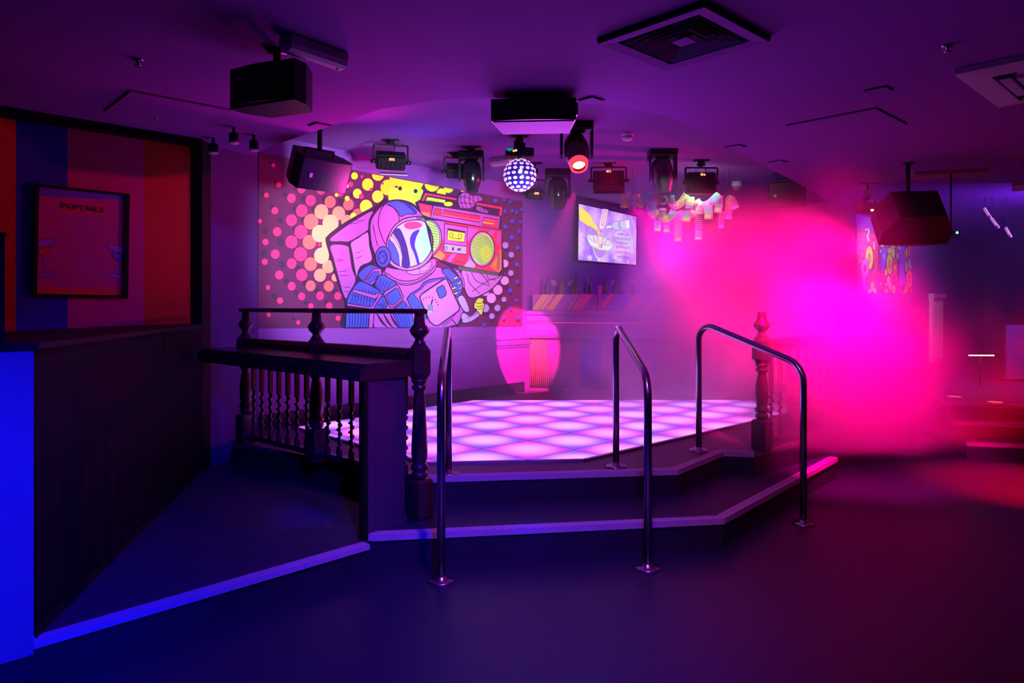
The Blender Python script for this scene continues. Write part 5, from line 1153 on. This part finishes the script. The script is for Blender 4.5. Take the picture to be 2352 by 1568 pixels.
part('front_leaf', MB().add([(p.x - .08, p.y, 1.046), (p.x + .08, p.y + .02, 1.046), (p.x + .10, p.y + .06, 1.19), (p.x - .05, p.y + .05, 1.17), (p.x - .08, p.y + .004, 1.046), (p.x + .08, p.y + .024, 1.046), (p.x + .10, p.y + .064, 1.19), (p.x - .05, p.y + .054, 1.17)], [(0, 1, 2, 3), (7, 6, 5, 4), (0, 4, 5, 1), (1, 5, 6, 2), (2, 6, 7, 3), (3, 7, 4, 0)]), pm, mc)
part('back_leaf', MB().add([(p.x - .08, p.y + .13, 1.046), (p.x + .08, p.y + .14, 1.046), (p.x + .10, p.y + .068, 1.19), (p.x - .05, p.y + .058, 1.17), (p.x - .08, p.y + .134, 1.046), (p.x + .08, p.y + .144, 1.046), (p.x + .10, p.y + .072, 1.19), (p.x - .05, p.y + .062, 1.17)], [(0, 1, 2, 3), (7, 6, 5, 4), (0, 4, 5, 1), (1, 5, 6, 2), (2, 6, 7, 3), (3, 7, 4, 0)]), pm, mc)

# far right: pilaster, pale panel, light line, floor lamps, slanted bars
FW = RW
h = RW.hit(2146, 700); dY = h.y
pl = thing('fluted_pilaster', 'pale fluted pilaster on the far right wall beside the neon mural', 'pilaster', (h.x, h.y, .44))
w_ = (RW.hit(2160, 700) - RW.hit(2132, 700)).length; h = Vector((h.x, h.y, 0))
def rwbox(c, w, th, z0, z1): return MB().prism([(c - RW.u * w / 2)[:2], (c + RW.u * w / 2)[:2], (c + RW.u * w / 2 + RW.n * th)[:2], (c - RW.u * w / 2 + RW.n * th)[:2]], z0, z1)
pmz = mat('pilaster_paint', (.55, .35, .55), .6)
part('shaft', rwbox(h, w_ * .86, .06, .44, 1.56), pmz, pl); part('capital', rwbox(h, w_, .10, 1.60, 1.68), pmz, pl); part('neck', rwbox(h, w_ * .93, .08, 1.56, 1.60), pmz, pl)
for k in range(7): part('flute_rib', rwbox(h + RW.u * (w_ * .8 * (k - 3) / 7), w_ * .06, .075, .5, 1.54), pmz, pl)
c = at(2254, 816, 9.0)
ll = thing('light_line', 'thin warm white light line low on the far right', 'light', tuple(c), None)
part('tube', MB().box(c, (.31, .02, .012), 0, -.05), mat('warm_line', (1, .9, .6), .3, emit=(1.0, .85, .45), es=4), ll); part('post', MB().tube([(c.x, c.y + .02, c.z), (c.x, c.y + .02, .44)], .01, 8), M['black'], ll)
for k, (px, py) in enumerate(((2192, 912), (2286, 925))):
    p = on_z(px, py, .44); fl = thing('floor_lamp', ('red recessed floor lamp on the top step, nearer the smoke', 'red recessed floor lamp on the top step, nearer the right edge')[k], 'light', tuple(p), 'red floor lamps on the raised floor')
    part('bezel', MB().lathe([(.085, 0), (.085, .006), (.07, .008)], 20, 0, p), M['steel'], fl); part('lens', MB().lathe([(.068, .004), (.066, .010), (.01, .012)], 20, 0, p), mat('red_floor_lens_%d' % k, (.8, .05, .05), .3, emit=(1.0, .05, .05), es=2.5), fl)
for k, ((x0, y0), (x1, y1)) in enumerate((((2262, 480), (2273, 497)), ((2279, 504), (2291, 520)), ((2311, 525), (2320, 541)))):
    A_, B_ = at(x0, y0, 8.6), at(x1, y1, 8.4)
    lb = ('uppermost', 'middle', 'lowest')[k]
    tl = thing('slanted_bar', 'slanted pale bar high at the far right, %s of three' % lb, 'light', tuple(B_), 'slanted pink-lit bars at the far right')
    part('tube', MB().tube([A_, B_], 0.016, 10), mat('bar_pink_glow_%d' % k, (.85, .6, .8), .4, emit=(1.0, .45, .75), es=.35), tl); d = (B_ - A_).normalized(); part('end_cap', MB().tube([B_, B_ + d * .03], .018, 10), M['plastic'], tl); part('end_cap', MB().tube([A_, A_ - d * .03], .018, 10), M['plastic'], tl)  # pink light on the bars is put in as a faint glow
    part('drop_wire', MB().tube([A_, (A_.x, A_.y, ZC)], .003, 5), M['blackp'], tl)
c = at(2334, 790, 9.6)
gp_ = thing('grey_screen', 'tall grey panel standing on the raised floor at the right edge', 'panel', (c.x, c.y, .44)); part('board', MB().box((c.x + .1, c.y, .44 + .38), (.5, .05, .76)), mat('grey_board', (.10, .09, .14), .6), gp_); part('foot', MB().box((c.x + .1, c.y, .45), (.54, .2, .02)), M['black'], gp_)

# ================================================================== SMOKE
def smoke():
    m = bpy.data.materials.new('stage_smoke'); m.use_nodes = True; nt = m.node_tree; nt.nodes.clear(); N = nt.nodes.new; L = nt.links.new
    out = N('ShaderNodeOutputMaterial'); vs = N('ShaderNodeVolumeScatter'); L(vs.outputs[0], out.inputs['Volume'])
    vs.inputs['Color'].default_value = (0.95, 0.9, 0.95, 1); vs.inputs['Anisotropy'].default_value = 0.15
    tc = N('ShaderNodeTexCoord')
    nz = N('ShaderNodeTexNoise'); nz.inputs['Scale'].default_value = 1.15; nz.inputs['Detail'].default_value = 4.0; nz.inputs['Roughness'].default_value = .6; nz.inputs['Distortion'].default_value = .5
    L(tc.outputs['Object'], nz.inputs['Vector'])
    mr = N('ShaderNodeMapRange'); mr.inputs[1].default_value = .36; mr.inputs[2].default_value = .66; mr.inputs[3].default_value = .45; mr.inputs[4].default_value = 1.5; L(nz.outputs['Fac'], mr.inputs[0])
    wz = N('ShaderNodeTexNoise'); wz.inputs['Scale'].default_value = .95; wz.inputs['Detail'].default_value = 2.5; L(tc.outputs['Object'], wz.inputs['Vector'])
    w1 = N('ShaderNodeVectorMath'); w1.operation = 'SUBTRACT'; w1.inputs[1].default_value = (.5, .5, .5); L(wz.outputs['Color'], w1.inputs[0])
    w2 = N('ShaderNodeVectorMath'); w2.operation = 'MULTIPLY_ADD'; w2.inputs[1].default_value = (2.6, 2.6, 2.2); L(w1.outputs[0], w2.inputs[0]); L(tc.outputs['Object'], w2.inputs[2])
    acc = None
    for c, r, d in BLOBS:
        s = N('ShaderNodeVectorMath'); s.operation = 'SUBTRACT'; s.inputs[1].default_value = c; L(w2.outputs[0], s.inputs[0])
        q = N('ShaderNodeVectorMath'); q.operation = 'DIVIDE'; q.inputs[1].default_value = r; L(s.outputs[0], q.inputs[0])
        ln = N('ShaderNodeVectorMath'); ln.operation = 'LENGTH'; L(q.outputs[0], ln.inputs[0])
        k = N('ShaderNodeMapRange'); k.interpolation_type = 'SMOOTHSTEP'; k.inputs[1].default_value = 1.0; k.inputs[2].default_value = .25; k.inputs[3].default_value = 0.0; k.inputs[4].default_value = d; L(ln.outputs['Value'], k.inputs[0])
        if acc is None: acc = k.outputs[0]
        else:
            ad = N('ShaderNodeMath'); ad.operation = 'ADD'; L(acc, ad.inputs[0]); L(k.outputs[0], ad.inputs[1]); acc = ad.outputs[0]
    ml = N('ShaderNodeMath'); ml.operation = 'MULTIPLY'; L(acc, ml.inputs[0]); L(mr.outputs[0], ml.inputs[1])
    ad = N('ShaderNodeMath'); ad.operation = 'ADD'; ad.inputs[1].default_value = HAZE; L(ml.outputs[0], ad.inputs[0]); L(ad.outputs[0], vs.inputs['Density'])
    return m
HAZE = 0.02
BLOBS = [((2.35, 7.4, 1.55), (1.4, 1.5, 1.0), 2.4), ((2.6, 5.65, 0.85), (1.4, 1.0, .80), 2.2), ((3.05, 6.3, 0.85), (1.3, 1.0, .75), 2.0), ((1.75, 7.8, 0.85), (1.9, 1.2, .85), 1.4), ((-0.2, 7.9, 0.75), (1.4, .9, .6), .16)]
sk = link('smoke_cloud', MB().prism([(-1.6, 7.2), (0.6, 5.2), (1.6, 4.55), (4.2, 4.4), (6.8, 6.6), (6.6, 10.6), (4.6, 10.2), (2.9, 12.0), (-.6, 8.1)], .36, 2.76).mesh('smoke_cloud', smoke()))
tag(sk, 'drifting cloud of pink-lit stage smoke at the right of the stage', 'smoke', None, 'stuff')
